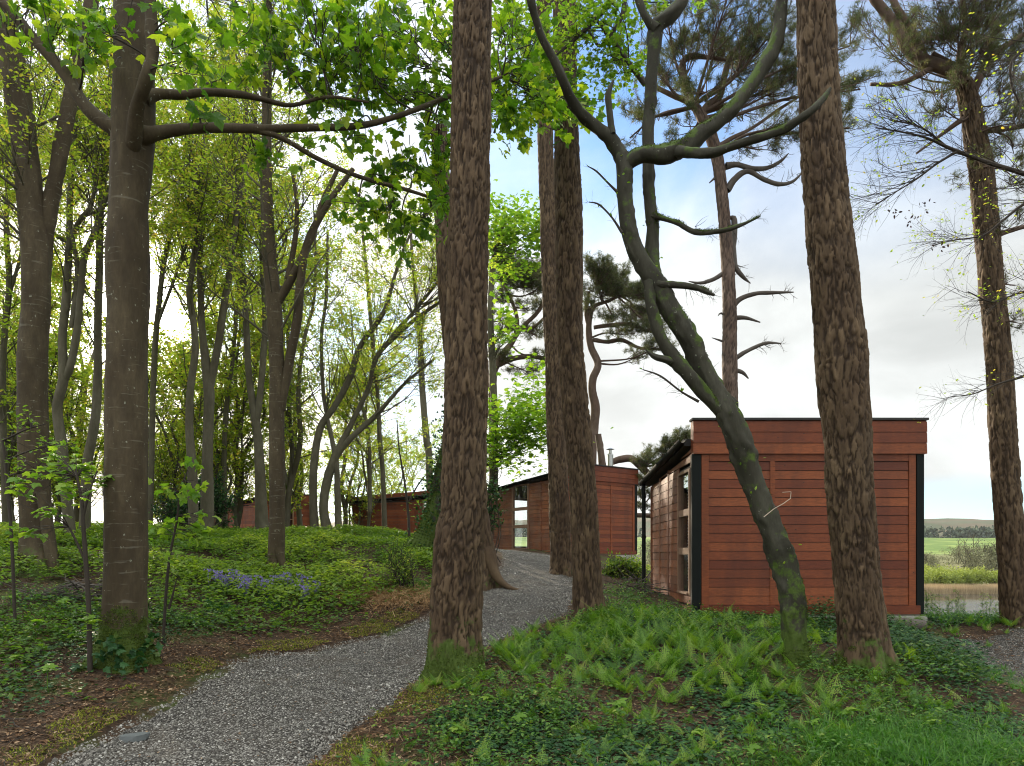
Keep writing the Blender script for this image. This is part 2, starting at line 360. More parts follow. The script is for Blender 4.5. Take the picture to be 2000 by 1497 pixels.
_Pm = np.hstack([np.ones((_n, 1)), CP[:, :2]]); _A = np.block([[_K, _Pm], [_Pm.T, np.zeros((3, 3))]])
_wt = np.linalg.solve(_A, np.concatenate([CP[:, 2], np.zeros(3)]))
LAKE = -3.4
def ground(x, y, detail=True):
    x = np.atleast_1d(np.asarray(x, float)); y = np.atleast_1d(np.asarray(y, float)); sh = x.shape; xf = x.ravel(); yf = y.ravel()
    z = np.zeros(len(xf))
    for s in range(0, len(xf), 40000):
        a = np.clip(xf[s:s + 40000], -32, 22); b = np.clip(yf[s:s + 40000], -8, 50)
        K = _tps((a[:, None] - CP[:, 0]) ** 2 + (b[:, None] - CP[:, 1]) ** 2)
        z[s:s + 40000] = K @ _wt[:_n] + _wt[_n] + _wt[_n + 1] * a + _wt[_n + 2] * b
    ff = np.interp(yf, [0, 60, 96, 100, 130, 200, 250, 400, 470, 560, 760, 1000, 1300, 2500], [-4.6, -4.6, -4.6, -3.2, -3.0, -1.0, 3.2, 12.8, 12.5, 18, 36, 52, 56, 30])
    ff = ff + sstep(400, 900, yf) * (fb2(xf, yf, 1 / 190, 4, 3) - .5) * 46 + sstep(130, 300, yf) * (fb2(xf, yf, 1 / 45, 3, 5) - .5) * 1.5
    ff = np.where(xf < 0, ff - sstep(0, -300, xf) * sstep(150, 500, yf) * 12, ff)
    far = sstep(40, 56, yf)
    side = np.maximum(sstep(18, 34, xf), sstep(-28, -60, xf) * .0)
    z = z * (1 - far) + ff * far
    z = z * (1 - side * (1 - far)) + (-4.6) * side * (1 - far) * sstep(-60, 10, yf) + z * 0 if False else np.where(far < 1, z * (1 - side) + (-4.4) * side * (1 - far) + z * side * far, z)
    if detail:
        near = 1 - sstep(25, 50, yf)
        z = z + near * ((fb2(xf, yf, 1.3, 3, 11) - .5) * .09 + (fb2(xf, yf, 5, 2, 12) - .5) * .03)
    return z.reshape(sh)
def gz(x, y): return float(ground([x], [y])[0])

# path outline: left/right edges as (x, y)
def edge(lst): return np.array([((px - CX) * Y / F, Y) for px, Y in lst])
PATH_L = np.array([(-3.2, 1.0), *edge([(-60, 4.3), (110, 5.5), (300, 6.8), (500, 9.0), (600, 9.7)]), *edge([(760, 11.0), (850, 12.2), (943, 14), (985, 18), (960, 22)]), (-1.5, 24.4), (-5, 25.6)])
PATH_R = np.array([(-.6, 1.0), *edge([(520, 4.6), (590, 5.5), (715, 6.8), (842, 8.3), (860, 9.0)]), *edge([(1010, 10.6), (1112, 11.9), (1122, 14), (1108, 18), (1078, 22)]), (1.1, 25.4), (-5, 27.6)])
def path_sheet(L, R, n, m, s):
    a, _ = catmull(np.column_stack([L, np.zeros(len(L))]), n); b, _ = catmull(np.column_stack([R, np.zeros(len(R))]), n)
    u = np.linspace(0, 1, m)[None, :, None]; P = a[:, None] * (1 - u) + b[:, None] * u
    w = (P[:, -1] - P[:, 0]); jl = (fbm(P[:, 0] * 2.2, 3, s) - .5) * .30; jr = (fbm(P[:, -1] * 2.2, 3, s + 9) - .5) * .30
    k = np.linspace(0, 1, m)[None]; sh = jl[:, None] * (1 - k) ** 3 + jr[:, None] * k ** 3
    P = P + nrm(w)[:, None] * sh[..., None]
    return P
PS = path_sheet(PATH_L, PATH_R, 420, 60, 31)
RP_L = np.array([(4.6, 4.0), (5.0, 6.2), (5.5, 7.6), (6.15, 8.9), (6.3, 10.0), (7.0, 11.3), (8.6, 12.0)]); RP_R = np.array([(7.2, 4.0), (7.4, 6.2), (7.9, 7.6), (8.3, 8.9), (8.9, 9.6), (9.3, 10.2), (9.8, 10.9)])
PS2 = path_sheet(RP_L, RP_R, 120, 30, 77)
def _raster(S, x0, x1, y0, y1, st=.06):
    """distance to the gravel on a grid (0 inside)"""
    P = S[::2, ::3].reshape(-1, 3)[:, :2]; P = P[(P[:, 1] < y1 + 2)]; xs = np.arange(x0, x1, st); ys = np.arange(y0, y1, st)
    D = np.full((len(ys), len(xs)), 9.0, np.float32)
    for i, y in enumerate(ys):
        Q = P[np.abs(P[:, 1] - y) < 4.5]
        if len(Q): D[i] = np.sqrt(((xs[:, None] - Q[:, 0]) ** 2 + (y - Q[:, 1]) ** 2).min(1))
    return (x0, y0, st, D)
_R1 = _raster(PS, -17, 11, -1, 31); _R2 = _raster(PS2, -2, 13, -1, 17)
_pc2 = _R2
def path_dist(x, y, pc=None):
    x0, y0, st, D = pc or _R1; x = np.asarray(x, float).ravel(); y = np.asarray(y, float).ravel()
    i = np.rint((y - y0) / st).astype(int); j = np.rint((x - x0) / st).astype(int); ok = (i >= 0) & (i < D.shape[0]) & (j >= 0) & (j < D.shape[1])
    return np.where(ok, np.maximum(D[np.clip(i, 0, D.shape[0] - 1), np.clip(j, 0, D.shape[1] - 1)] - .10, 0), 9.0)

def mat_ground():
    m, nt, out = newmat('forest_floor'); L = nt.links.new
    n1 = noise(nt, .9, 6, .6); n2 = noise(nt, 14, 6, .7); n3 = noise(nt, 70, 4, .7); n4 = noise(nt, .05, 5, .6); n5 = noise(nt, .35, 5, .6)
    soil = mixc(nt, maprange(nt, n2, .3, .7), (.018, .012, .008), (.075, .045, .026))
    soil = mixc(nt, maprange(nt, n3, .5, .75), soil, (.13, .08, .045))
    mossy = mixc(nt, n3, (.03, .05, .010), (.07, .10, .018))
    near = mixc(nt, maprange(nt, n1, .5, .62, 0, .75), soil, mossy)
    field = mixc(nt, maprange(nt, n5, .3, .7), (.075, .135, .022), (.11, .175, .03))
    field = mixc(nt, maprange(nt, n4, .45, .6), field, (.20, .26, .06))
    heath = mixc(nt, maprange(nt, noise(nt, .02, 6, .65), .4, .6), (.085, .065, .035), (.05, .065, .028))
    marsh = mixc(nt, n1, (.12, .14, .05), (.20, .17, .08))
    c = mixc(nt, attr(nt, 'field'), near, field); c = mixc(nt, attr(nt, 'marsh'), c, marsh); c = mixc(nt, attr(nt, 'heath'), c, heath)
    p = N(nt, 'ShaderNodeBsdfPrincipled', i_Roughness=.9); L(c, p.inputs['Base Color']); p.inputs['Specular IOR Level'].default_value = .2
    L(bump(nt, n3, .7, .015), p.inputs['Normal']); L(p.outputs[0], out.inputs[0]); return m
def mat_gravel():
    m, nt, out = newmat('gravel'); L = nt.links.new
    tc = N(nt, 'ShaderNodeTexCoord')
    v = N(nt, 'ShaderNodeTexVoronoi', i_Scale=48); L(tc.outputs['Object'], v.inputs['Vector'])
    bw = N(nt, 'ShaderNodeSeparateColor'); L(v.outputs['Color'], bw.inputs[0])
    c = ramp(nt, bw.outputs[0], [(0, (.055, .050, .044)), (.5, (.15, .14, .122)), (.85, (.26, .245, .22)), (1, (.42, .40, .36))])
    c = mixc(nt, maprange(nt, v.outputs['Distance'], .3, .6), c, (.03, .026, .022))
    c = mixc(nt, maprange(nt, noise(nt, 1.4, 4, .6), .5, .68, 0, .45), c, (.075, .06, .045))
    p = N(nt, 'ShaderNodeBsdfPrincipled', i_Roughness=.85); L(c, p.inputs['Base Color']); p.inputs['Specular IOR Level'].default_value = .25
    h = math_(nt, 'ADD', math_(nt, 'MULTIPLY', v.outputs['Distance'], -1.0), math_(nt, 'MULTIPLY', bw.outputs[1], .5))
    L(bump(nt, h, 1.0, .02), p.inputs['Normal']); L(p.outputs[0], out.inputs[0]); return m
def build_ground():
    def axis(dense, lo, hi, step, g, end):
        a = list(np.arange(lo, hi, step)); s = step
        while a[-1] < end: s *= g; a.append(a[-1] + s)
        return a
    ys = axis(None, -2, 26, .11, 1.03, 2500); y0 = [-2]; s = .2
    while y0[-1] > -60: s *= 1.25; y0.append(y0[-1] - s)
    ys = np.array(y0[::-1][:-1] + ys)
    xr = axis(None, -10, 10, .12, 1.05, 2200); xl = [-10]; s = .12
    while xl[-1] > -2200: s *= 1.05; xl.append(xl[-1] - s)
    xs = np.array(xl[::-1][:-1] + xr)
    X, Y = np.meshgrid(xs, ys); Z = ground(X, Y)
    pd = np.minimum(path_dist(X, Y), path_dist(X, Y, _pc2)).reshape(X.shape)
    Z = Z - .035 * (1 - sstep(0, .25, pd)) * (Y < 30)
    n, m = X.shape; V = np.stack([X, Y, Z], -1).reshape(-1, 3)
    i = np.arange(n - 1)[:, None] * m + np.arange(m - 1)[None]; Q = np.stack([i, i + 1, i + m + 1, i + m], -1).reshape(-1, 4)
    Yf = Y.ravel(); w = (fb2(X.ravel(), Yf, 1 / 30, 3, 8) - .5)
    field = sstep(205, 235, Yf + w * 60); marsh = sstep(50, 90, Yf) * (1 - sstep(225, 245, Yf + w * 60)); heath = sstep(415, 450, Yf + w * 40)
    me = mesh_np('ground', V, [Q], dict(field=field, marsh=marsh * .9, heath=heath), True, (mat_ground(),))
    tag(link('ground', me), kind='structure')
    lk = Geo(); lk.box(-900, 900, 50, 180, LAKE - .5, LAKE)
    m_, nt, out = newmat('lake_water'); L = nt.links.new
    p = N(nt, 'ShaderNodeBsdfPrincipled', i_Roughness=.06); p.inputs['Base Color'].default_value = (.02, .03, .035, 1); p.inputs['IOR'].default_value = 1.33
    tc = N(nt, 'ShaderNodeTexCoord'); sp = N(nt, 'ShaderNodeSeparateXYZ'); L(tc.outputs['Object'], sp.inputs[0]); k = maprange(nt, sp.outputs[1], 90, 72)
    bn = N(nt, 'ShaderNodeBump', i_Distance=.10); L(noise(nt, 1.1, 5, .6, stretch=(.45, 1.6, 1)), bn.inputs['Height']); L(math_(nt, 'ADD', math_(nt, 'MULTIPLY', k, .9), .06), bn.inputs['Strength']); L(bn.outputs[0], p.inputs['Normal']); L(p.outputs[0], out.inputs[0])
    tag(lk.build('water', m_), kind='structure')
build_ground()
M_GRAVEL = mat_gravel()
def build_path(P, name, lift):
    n, m, _ = P.shape; Z = ground(P[..., 0], P[..., 1])
    k = np.abs(np.linspace(-1, 1, m))[None]; Z = Z + lift - .05 * k ** 6 + (fb2(P[..., 0], P[..., 1], 9, 2, 5) - .5) * .012
    V = np.stack([P[..., 0], P[..., 1], Z], -1).reshape(-1, 3); i = np.arange(n - 1)[:, None] * m + np.arange(m - 1)[None]
    Q = np.stack([i, i + 1, i + m + 1, i + m], -1).reshape(-1, 4)
    tag(link(name, mesh_np(name, V, [Q], None, True, (M_GRAVEL,))), kind='structure')
build_path(PS, 'path', .008); build_path(PS2, 'path', .0)
def stone_tmpl(seed):
    r = np.random.default_rng(seed)
    V = np.array([(1, 0, 0), (.5, .8, 0), (-.5, .85, 0), (-1, 0, 0), (-.5, -.8, 0), (.5, -.85, 0), (.55, .1, .5), (-.1, .5, .55), (-.5, -.2, .5), (.1, -.45, .52)], float)
    V = V * r.uniform(.75, 1.2, V.shape); V[:6, 2] = -.25
    Fq = [np.array([(0, 1, 6), (1, 7, 6), (1, 2, 7), (2, 8, 7), (2, 3, 8), (3, 4, 8), (4, 9, 8), (4, 5, 9), (5, 6, 9), (5, 0, 6)]), np.array([(6, 7, 8, 9)])]
    return V, Fq
M_STONE = leafmat('chipping', [(0, (.06, .054, .047)), (.5, (.165, .152, .132)), (.85, (.27, .255, .228)), (1, (.44, .42, .38))], .0, .75, (1, 1, 1), spec=.3)
def build_stones():
    G = Geo(); r = np.random.default_rng(5)
    for S, cnt, pw in ((PS, 90000, 1.9), (PS2, 7000, 1.3)):
        n, m, _ = S.shape
        i = (r.uniform(0, 1, cnt) ** pw * (n - 1)); j = r.uniform(-.02, 1.02, cnt) * (m - 1)
        ii = np.clip(i.astype(int), 0, n - 2); jj = np.clip(j.astype(int), 0, m - 2); u = (i - ii)[:, None]; v = (j - jj)[:, None]
        P = S[ii, jj] * (1 - u) * (1 - v) + S[ii + 1, jj] * u * (1 - v) + S[ii, jj + 1] * (1 - u) * v + S[ii + 1, jj + 1] * u * v
        P = P[P[:, 1] > 3.2]
        P[:, 2] = ground(P[:, 0], P[:, 1]) + .006
        sz = r.lognormal(0, .35, len(P)) * .0072
        for s in range(3):
            k = np.arange(len(P)) % 3 == s
            leaves(G, *stone_tmpl(s), P[k], sz[k], r, flat=.72, droop=0)
    tag(G.build('gravel_chippings', M_STONE), kind='stuff')
build_stones()
def slab():
    c = at(262, 1452, 6.05); G = Geo(); r = np.random.default_rng(3)
    V = []
    for zi, sc in ((-.02, 1.0), (.028, .97)):
        for k in range(9):
            a = k / 9 * 2 * math.pi; V.append((math.cos(a) * .125 * sc * r.uniform(.85, 1.1), math.sin(a) * .075 * sc * r.uniform(.8, 1.1), zi))
    V = np.array(V); z = gz(c[0], c[1]); V = V @ np.array([[.9, .42, .03], [-.42, .9, 0], [0, 0, 1]]) + (c[0], c[1], z + .02)
    G.add(V, [np.array([[k, (k + 1) % 9, 9 + (k + 1) % 9, 9 + k] for k in range(9)]), np.array([list(range(9, 18))])])
    o = G.build('slate_stone', simple('slate', (.10, .11, .11), .5, var=.3, scale=20, bmp=.003), origin=(c[0], c[1], z)); tag(o, 'flat grey slate lying at the left edge of the gravel path', 'stone')
slab()

# ------------------------------------------------------------------ cabins
def woodmat(name, c0, c1, c2, grey=0):
    m, nt, out = newmat(name); L = nt.links.new
    t = attr(nt, 'tint'); g = noise(nt, 7, 7, .7, stretch=(1.2, 1.2, 9), dist=.6)
    c = ramp(nt, t, [(0, c0), (.5, c1), (1, c2)])
    c = mixc(nt, maprange(nt, g, .35, .7, 0, .8), c, mixc(nt, .62, c, (.03, .010, .006)))
    st = noise(nt, 1.3, 4, .6, stretch=(2.0, 2.0, .5)); c = mixc(nt, maprange(nt, st, .42, .68, 0, .7), c, mixc(nt, .6, c, (.05, .015, .01)))
    kn = N(nt, 'ShaderNodeTexVoronoi', i_Scale=3.4); tc = N(nt, 'ShaderNodeTexCoord'); mp = N(nt, 'ShaderNodeMapping'); mp.inputs['Scale'].default_value = (1, 1, 2.2)
    L(tc.outputs['Object'], mp.inputs[0]); L(mp.outputs[0], kn.inputs['Vector'])
    c = mixc(nt, maprange(nt, kn.outputs['Distance'], .07, .035), c, (.03, .012, .008))
    if grey: c = mixc(nt, maprange(nt, noise(nt, 2.5, 5, .6), .4, .62, 0, grey), c, (.16, .11, .09))
    p = N(nt, 'ShaderNodeBsdfPrincipled', i_Roughness=.55); L(c, p.inputs['Base Color']); p.inputs['Specular IOR Level'].default_value = .3
    L(bump(nt, g, .4, .004), p.inputs['Normal']); L(p.outputs[0], out.inputs[0]); return m
M_RED = woodmat('red_cedar_board', (.145, .031, .011), (.21, .050, .015), (.285, .076, .023))
M_SIDE = woodmat('weathered_cedar_board', (.19, .062, .028), (.27, .092, .042), (.34, .13, .062), grey=.35)
M_BLACK = simple('black_trim', (.006, .008, .007), .6, var=.2, spec=.15)
M_ROOF = simple('roof_felt', (.035, .033, .032), .8, var=.3, bmp=.003)
M_CONC = simple('concrete', (.33, .32, .28), .85, var=.25, scale=5, bmp=.004)
M_INT = simple('interior_lining', (.35, .27, .18), .8, var=.1)
M_INTD = simple('interior_dark', (.06, .05, .045), .8, var=.2)
M_FRAME = simple('window_frame_wood', (.22, .13, .085), .6, var=.2, bmp=.002)
M_STEEL = simple('steel_flue', (.45, .45, .43), .35, .9, var=.1)
M_BLIND = simple('white_blind', (.75, .75, .72), .6, var=.03)
def mat_glass():
    m, nt, out = newmat('window_glass'); L = nt.links.new
    a = N(nt, 'ShaderNodeBsdfTransparent'); a.inputs[0].default_value = (.96, .98, .98, 1); g = N(nt, 'ShaderNodeBsdfGlossy', i_Roughness=.01); fr = N(nt, 'ShaderNodeLayerWeight', i_Blend=.5)
    f = math_(nt, 'ADD', math_(nt, 'MULTIPLY', math_(nt, 'POWER', fr.outputs['Facing'], 4.0), .6), .035, clamp=True)
    mx = N(nt, 'ShaderNodeMixShader'); L(f, mx.inputs[0]); L(a.outputs[0], mx.inputs[1]); L(g.outputs[0], mx.inputs[2]); L(mx.outputs[0], out.inputs[0]); return m
M_GLASS = mat_glass()
def planks(G, U, Vv, Nn, O, u0, u1, v0, top, openings=(), pitch=.153, rg=rng, gap=.008, th=.028, tlo=0, thi=1):
    """horizontal boards on the plane O + u*U + v*Vv, outward Nn; top(u) is the upper limit"""
    v = v0
    vmax = max(top(u0), top(u1))
    while v < vmax - .02:
        e = min(v + pitch - gap, vmax)
        segs = [(u0, u1)]
        for (a, b, c, d) in openings:
            if e > c + .01 and v < d - .01:
                ns = []
                for s, t in segs:
                    if b <= s or a >= t: ns.append((s, t)); continue
                    if s < a: ns.append((s, a))
                    if t > b: ns.append((b, t))
                segs = ns
        for s, t in segs:
            ea, eb = min(e, top(s)), min(e, top(t))
            if ea <= v + .005 and eb <= v + .005: continue
            if ea <= v + .005: s = s + (t - s) * (v + .006 - top(s)) / (top(t) - top(s)); ea = v + .006
            if eb <= v + .005: t = s + (t - s) * (top(s) - v - .006) / (top(s) - top(t)); eb = v + .006
            j = rg.uniform(-.002, .002)
            pts = []
            for u, e_ in ((s, ea), (t, eb)):
                for (vv, nn) in ((v, 0), (v, th + j), (e_, th * .72 + j), (e_, 0)): pts.append(O + U * u + Vv * vv + Nn * nn)
            G.add(pts, [np.array([(0, 1, 2, 3), (7, 6, 5, 4), (0, 4, 5, 1), (1, 5, 6, 2), (2, 6, 7, 3), (3, 7, 4, 0)])], tint=rg.uniform(tlo, thi))
        v += pitch
X_, Y_, Z_ = np.eye(3)
def cabin(label, origin, deg, Wd, L, swin, battens_f, battens_s, seed, corner=True, fwin=None, vents=(), flue=None, see=False, redside=False, board_above=False, lit=False):
    rg = np.random.default_rng(seed)
    t = thing('timber_cabin', label, 'cabin', origin, math.radians(deg), 'red timber cabins')
    MS = M_RED if redside else M_SIDE
    def put(G, name, mat, par=None):
        V = np.concatenate(G.V); me = mesh_np(name, V, [np.concatenate(f) for f in G.F.values()], {k: np.concatenate(v) for k, v in G.A.items()}, False, (mat,))
        return link(name, me, par or t)
    H = 3.30; FB = 2.70                                  # parapet top, underside of the parapet boards
    side = lambda y: 2.90 - .085 * y
    fo = [fwin] if fwin else []
    G = Geo(); planks(G, X_, Z_, -Y_, np.zeros(3), .26 if corner else .1, Wd - .22, .16, lambda u: FB - .02, fo, rg=rg); put(G, 'front_cladding', M_RED)
    G = Geo(); planks(G, Y_, Z_, -X_, np.zeros(3), .06, L - .06, .16, lambda u: side(u) - .06, [swin] if swin else [], rg=rg); put(G, 'side_cladding', MS)
    G = Geo(); planks(G, Y_, Z_, X_, np.array([Wd, 0, 0]), .06, L - .06, .16, lambda u: side(u) - .06, [(1.0, 3.0, .3, 2.4)] if see else [], rg=rg); put(G, 'side_cladding', MS)
    G = Geo(); planks(G, X_, Z_, Y_, np.array([0, L, 0]), .06, Wd - .06, .16, lambda u: side(L) - .06, [(.3, 3.6, .3, 2.4)] if see else [], rg=rg); put(G, 'back_cladding', MS)
    G = Geo(); planks(G, X_, Z_, -Y_, np.array([0, -.055, 0]), -.02, Wd + .07, FB + .03, lambda u: H, rg=rg, pitch=.185)
    G.box(-.02, Wd + .07, -.053, .10, FB + .03, H - .004, tint=.3); put(G, 'parapet_boards', M_RED)
    # inner shell, with the same openings
    def shell():
        G = Geo(); th = .05
        def panel(U, O, u0, u1, v0, v1, op, n):
            cells = []
            us = sorted({u0, u1, *[q for o in op for q in o[:2]]}); vs = sorted({v0, v1, *[q for o in op for q in o[2:]]})
            for a, b in zip(us[:-1], us[1:]):
                for c, d in zip(vs[:-1], vs[1:]):
                    if any(a >= o[0] - 1e-6 and b <= o[1] + 1e-6 and c >= o[2] - 1e-6 and d <= o[3] + 1e-6 for o in op): continue
                    pts = [O + U * u + Z_ * v + n * w for u in (a, b) for v in (c, d) for w in (0.002, th)]
                    G.add(pts, [np.array([(0, 1, 3, 2), (4, 6, 7, 5), (0, 4, 5, 1), (2, 3, 7, 6), (0, 2, 6, 4), (1, 5, 7, 3)])], tint=.5)
        lo = side(L) - .03
        panel(X_, np.zeros(3), 0, Wd, 0, 2.75, fo, Y_)
        panel(Y_, np.zeros(3), .055, L - .055, 0, lo, [swin] if swin else [], X_)
        panel(Y_, np.array([Wd, 0, 0]), .055, L - .055, 0, lo, [(1.0, 3.0, .3, 2.4)] if see else [], -X_)
        panel(X_, np.array([0, L, 0]), 0, Wd, 0, lo, [(.3, 3.6, .3, 2.4)] if see else [], -Y_)
        G.box(.06, Wd - .06, .06, L - .06, .02, .08)
        put(G, 'inner_wall', M_INT if see else M_INTD)
    shell()
    G = Geo()
    for a in ([0.13] if corner else [-.02]) : G.box(a, a + .125, -.040, -.001, .145, FB + .02, tint=.75)
    G.box(Wd - .215, Wd - .10, -.040, -.001, .145, FB + .02, tint=.8)
    for b in battens_f: G.box(b, b + .085, -.036, -.001, .145, FB + .02, tint=.85)
    G.box(.262, Wd - .222, -.038, -.001, FB - .09, FB + .028, tint=.6)
    put(G, 'front_batten', M_RED)
    G = Geo(); G.box(.10, Wd - .04, -.075, -.0005, .0, .15, tint=.25); put(G, 'base_board', M_RED)
    G = Geo()
    for b in [0.0] * (not corner) + [L - .08] + list(battens_s):
        z1 = side(b + .07) - .06; G.box(-.036, -.001, b, b + .07, .12, z1, tint=.4)
    G.box(-.055, -.0005, .0, L, 0, .12, tint=.6); put(G, 'side_batten', MS)
    if corner:
        G = Geo(); G.box(-.035, .12, -.045, .06, .0, FB + .02); put(G, 'corner_post', M_BLACK)
    G = Geo(); G.box(Wd - .09, Wd + .035, -.05, .08, .0, FB + .02); put(G, 'corner_post', M_BLACK)
    # roof slab, gutter
    G = Geo(); yb = L + .22
    for (x0, x1, lift0, lift1) in ((-.14, Wd + .12, 0, .12),):
        pts = [(x, y, side(y) + l) for x in (x0, x1) for y in (.104, yb) for l in (lift0, lift1)]
        G.add(pts, [np.array([(0, 1, 3, 2), (4, 6, 7, 5), (0, 4, 5, 1), (2, 3, 7, 6), (0, 2, 6, 4), (1, 5, 7, 3)])])
    put(G, 'roof', M_ROOF)
    G = Geo(); G.box(-.04, Wd + .09, -.10, .13, H, H + .038); put(G, 'parapet_capping', M_ROOF)
    G = Geo(); th = np.linspace(-.1, math.pi + .1, 11); prof = [(-.20 - .062 * math.cos(a), -.065 * math.sin(a)) for a in th] + [(-.20 - .054 * math.cos(a), -.057 * math.sin(a)) for a in th[::-1]]
    pr = np.array(prof); ys_ = np.array([-.06, yb + .05]); n = len(pr)
    V = np.array([(p[0], y, side(y) + .07 + p[1]) for y in ys_ for p in pr]); G.add(V, [np.array([[k, (k + 1) % n, n + (k + 1) % n, n + k] for k in range(n)])])
    for y in np.arange(.3, L, .75): G.box(-.275, -.14, y, y + .03, side(y) + .055, side(y) + .068)
    gt = put(G, 'gutter', M_BLACK)
    G = Geo(); yp = L + .12; c8 = np.linspace(0, 2 * math.pi, 11)[:-1]
    P = np.array([[(-.17, yp, side(yp) + .02), (-.17, yp, side(yp) - .15), (-.16, yp, side(yp) - .25), (-.16, yp, .25), (-.16, yp, .0)]]); batch_tubes(G, P, [.045], [.045], 10)
    for zc in (.35, 1.4, 2.3): P = np.array([[(-.16, yp, zc), (-.16, yp, zc + .05)]]); batch_tubes(G, P, [.056], [.056], 10)
    put(G, 'downpipe', M_BLACK)
    G = Geo(); G.box(-.02, Wd - .03, -.03, L, -.45, -.002); G.box(-.1, Wd + .05, -.12, .0, -.45, -.03); put(G, 'plinth', M_CONC)
    def window(kind, op, panes):
        a, b, c, d = op; fr = Geo(); gl = Geo(); f = .055
        def bx(G, u0, u1, v0, v1, n0, n1):
            if kind == 'side': G.box(-n1, -n0, u0, u1, v0, v1)
            else: G.box(u0, u1, -n1, -n0, v0, v1)
        bx(fr, a - .03, a + f, c - .03, d + .03, -.05, .045); bx(fr, b - f, b + .03, c - .03, d + .03, -.05, .045)
        bx(fr, a + f, b - f, c - .03, panes[0][0], -.05, .045); bx(fr, a + f, b - f, panes[-1][1], d + .03, -.05, .045)
        for p, q in zip(panes[:-1], panes[1:]): bx(fr, a + f, b - f, p[1], q[0], -.05, .04)
        bx(fr, a + f, b - f, panes[0][0] - .035, panes[0][0] - .002, .045, .075)
        fo_ = put(fr, 'window', M_FRAME)
        for p in panes: g = Geo(); bx(g, a + f, b - f, p[0], p[1], -.012, -.006); put(g, 'pane', M_GLASS, fo_)
        return fo_
    if swin:
        w = window('side', swin, [(swin[2] + .02, 1.02), (1.14, 1.70), (1.82, swin[3] - .02)])
        if not see:
            bl = Geo()
            for z in np.arange(.55, 2.35, .055): bl.box(.056, .082, swin[0] + .12, swin[0] + .5, z, z + .016)
            put(bl, 'blind', M_BLIND, w)
    if fwin: window('front', fwin, [(fwin[2] + .02, (fwin[2] + fwin[3]) / 2 - .03), ((fwin[2] + fwin[3]) / 2 + .03, fwin[3] - .02)])
    if see:
        fr = Geo(); gl = Geo()
        fr.box(.3, 3.6, L - .04, L + .04, 2.34, 2.40); fr.box(.3, 3.6, L - .04, L + .04, .3, .36)
        for x in (.3, 3.54): fr.box(x, x + .06, L - .03, L + .03, .361, 2.339)
        o = put(fr, 'window', M_FRAME); gl.box(.36, 3.54, L - .005, L + .002, .365, 2.335); put(gl, 'pane', M_GLASS, o)
        fr = Geo(); gl = Geo()
        fr.box(Wd - .04, Wd + .04, 1.0, 3.0, 2.34, 2.40); fr.box(Wd - .04, Wd + .04, 1.0, 3.0, .3, .36)
        for y in (1.0, 2.0, 2.94): fr.box(Wd - .03, Wd + .03, y, y + .06, .361, 2.339)
        o = put(fr, 'window', M_FRAME); gl.box(Wd - .002, Wd + .005, 1.06, 2.94, .365, 2.335); put(gl, 'pane', M_GLASS, o)
    for (u, v) in vents:
        G = Geo(); P = np.array([[(u, -.025, v), (u, -.07, v)]]); batch_tubes(G, P, [.05], [.05], 16); G.box(u - .035, u + .035, -.075, -.07, v - .035, v + .035); put(G, 'wall_vent', M_BLIND)
    if board_above:
        G = Geo(); pts = [(x, y, side(y) + l) for x in (-.10, -.04) for y in (.11, L + .24) for l in (.125, .33)]; G.add(pts, [np.array([(0, 1, 3, 2), (4, 6, 7, 5), (0, 4, 5, 1), (2, 3, 7, 6), (0, 2, 6, 4), (1, 5, 7, 3)])], tint=.4); put(G, 'eaves_board', M_RED)
    if flue:
        x, y = flue; zt = 3.1; G = Geo()
        batch_tubes(G, np.array([[(x, y, zt - .6), (x, y, zt + .78)]]), [.115], [.115], 16)
        batch_tubes(G, np.array([[(x, y, zt + .78), (x, y, zt + .84)]]), [.13], [.08], 16); batch_tubes(G, np.array([[(x, y, zt + .84), (x, y, zt + 1.0)]]), [.06], [.06], 12)
        batch_tubes(G, np.array([[(x, y, zt + 1.0), (x, y, zt + 1.03), (x, y, zt + 1.06)]]), [.16], [.02], 16)
        put(G, 'flue', M_STEEL)
    return t
cabin('large red cabin beside the gravel, nearest to the camera, seen square on behind two trunks', (3.1, 12.25, .64), 0, 3.88, 3.62, (.13, .98, .34, 2.48), [1.30, 2.5], [1.80, 2.62], 1)
cabin('red cabin at the end of the gravel path, with a steel flue', (1.84, 25.7, 1.73), 37.2, 3.75, 5.0, (1.98, 2.98, .22, 2.66), [1.2, 2.35], [1.2, 3.9], 2, corner=False, flue=(2.96, .6), see=True)
cabin('dark red cabin with long low eaves behind the bank, left of the central pine', (-3.6, 38.0, 2.0), 90, 3.8, 4.85, (.5, 1.1, 1.2, 2.6), [1.2], [1.5, 3.1], 3, corner=False, redside=True, board_above=True)
cabin('farthest red cabin, half hidden by slender trunks on top of the bank', (-14.1, 40.0, 2.0), 50, 3.45, 5.0, None, [2.4], [1.7, 3.3], 4, corner=False, redside=True, fwin=(1.45, 2.15, 1.2, 2.45), vents=((2.7, 2.1),), flue=(2.7, 1.3))

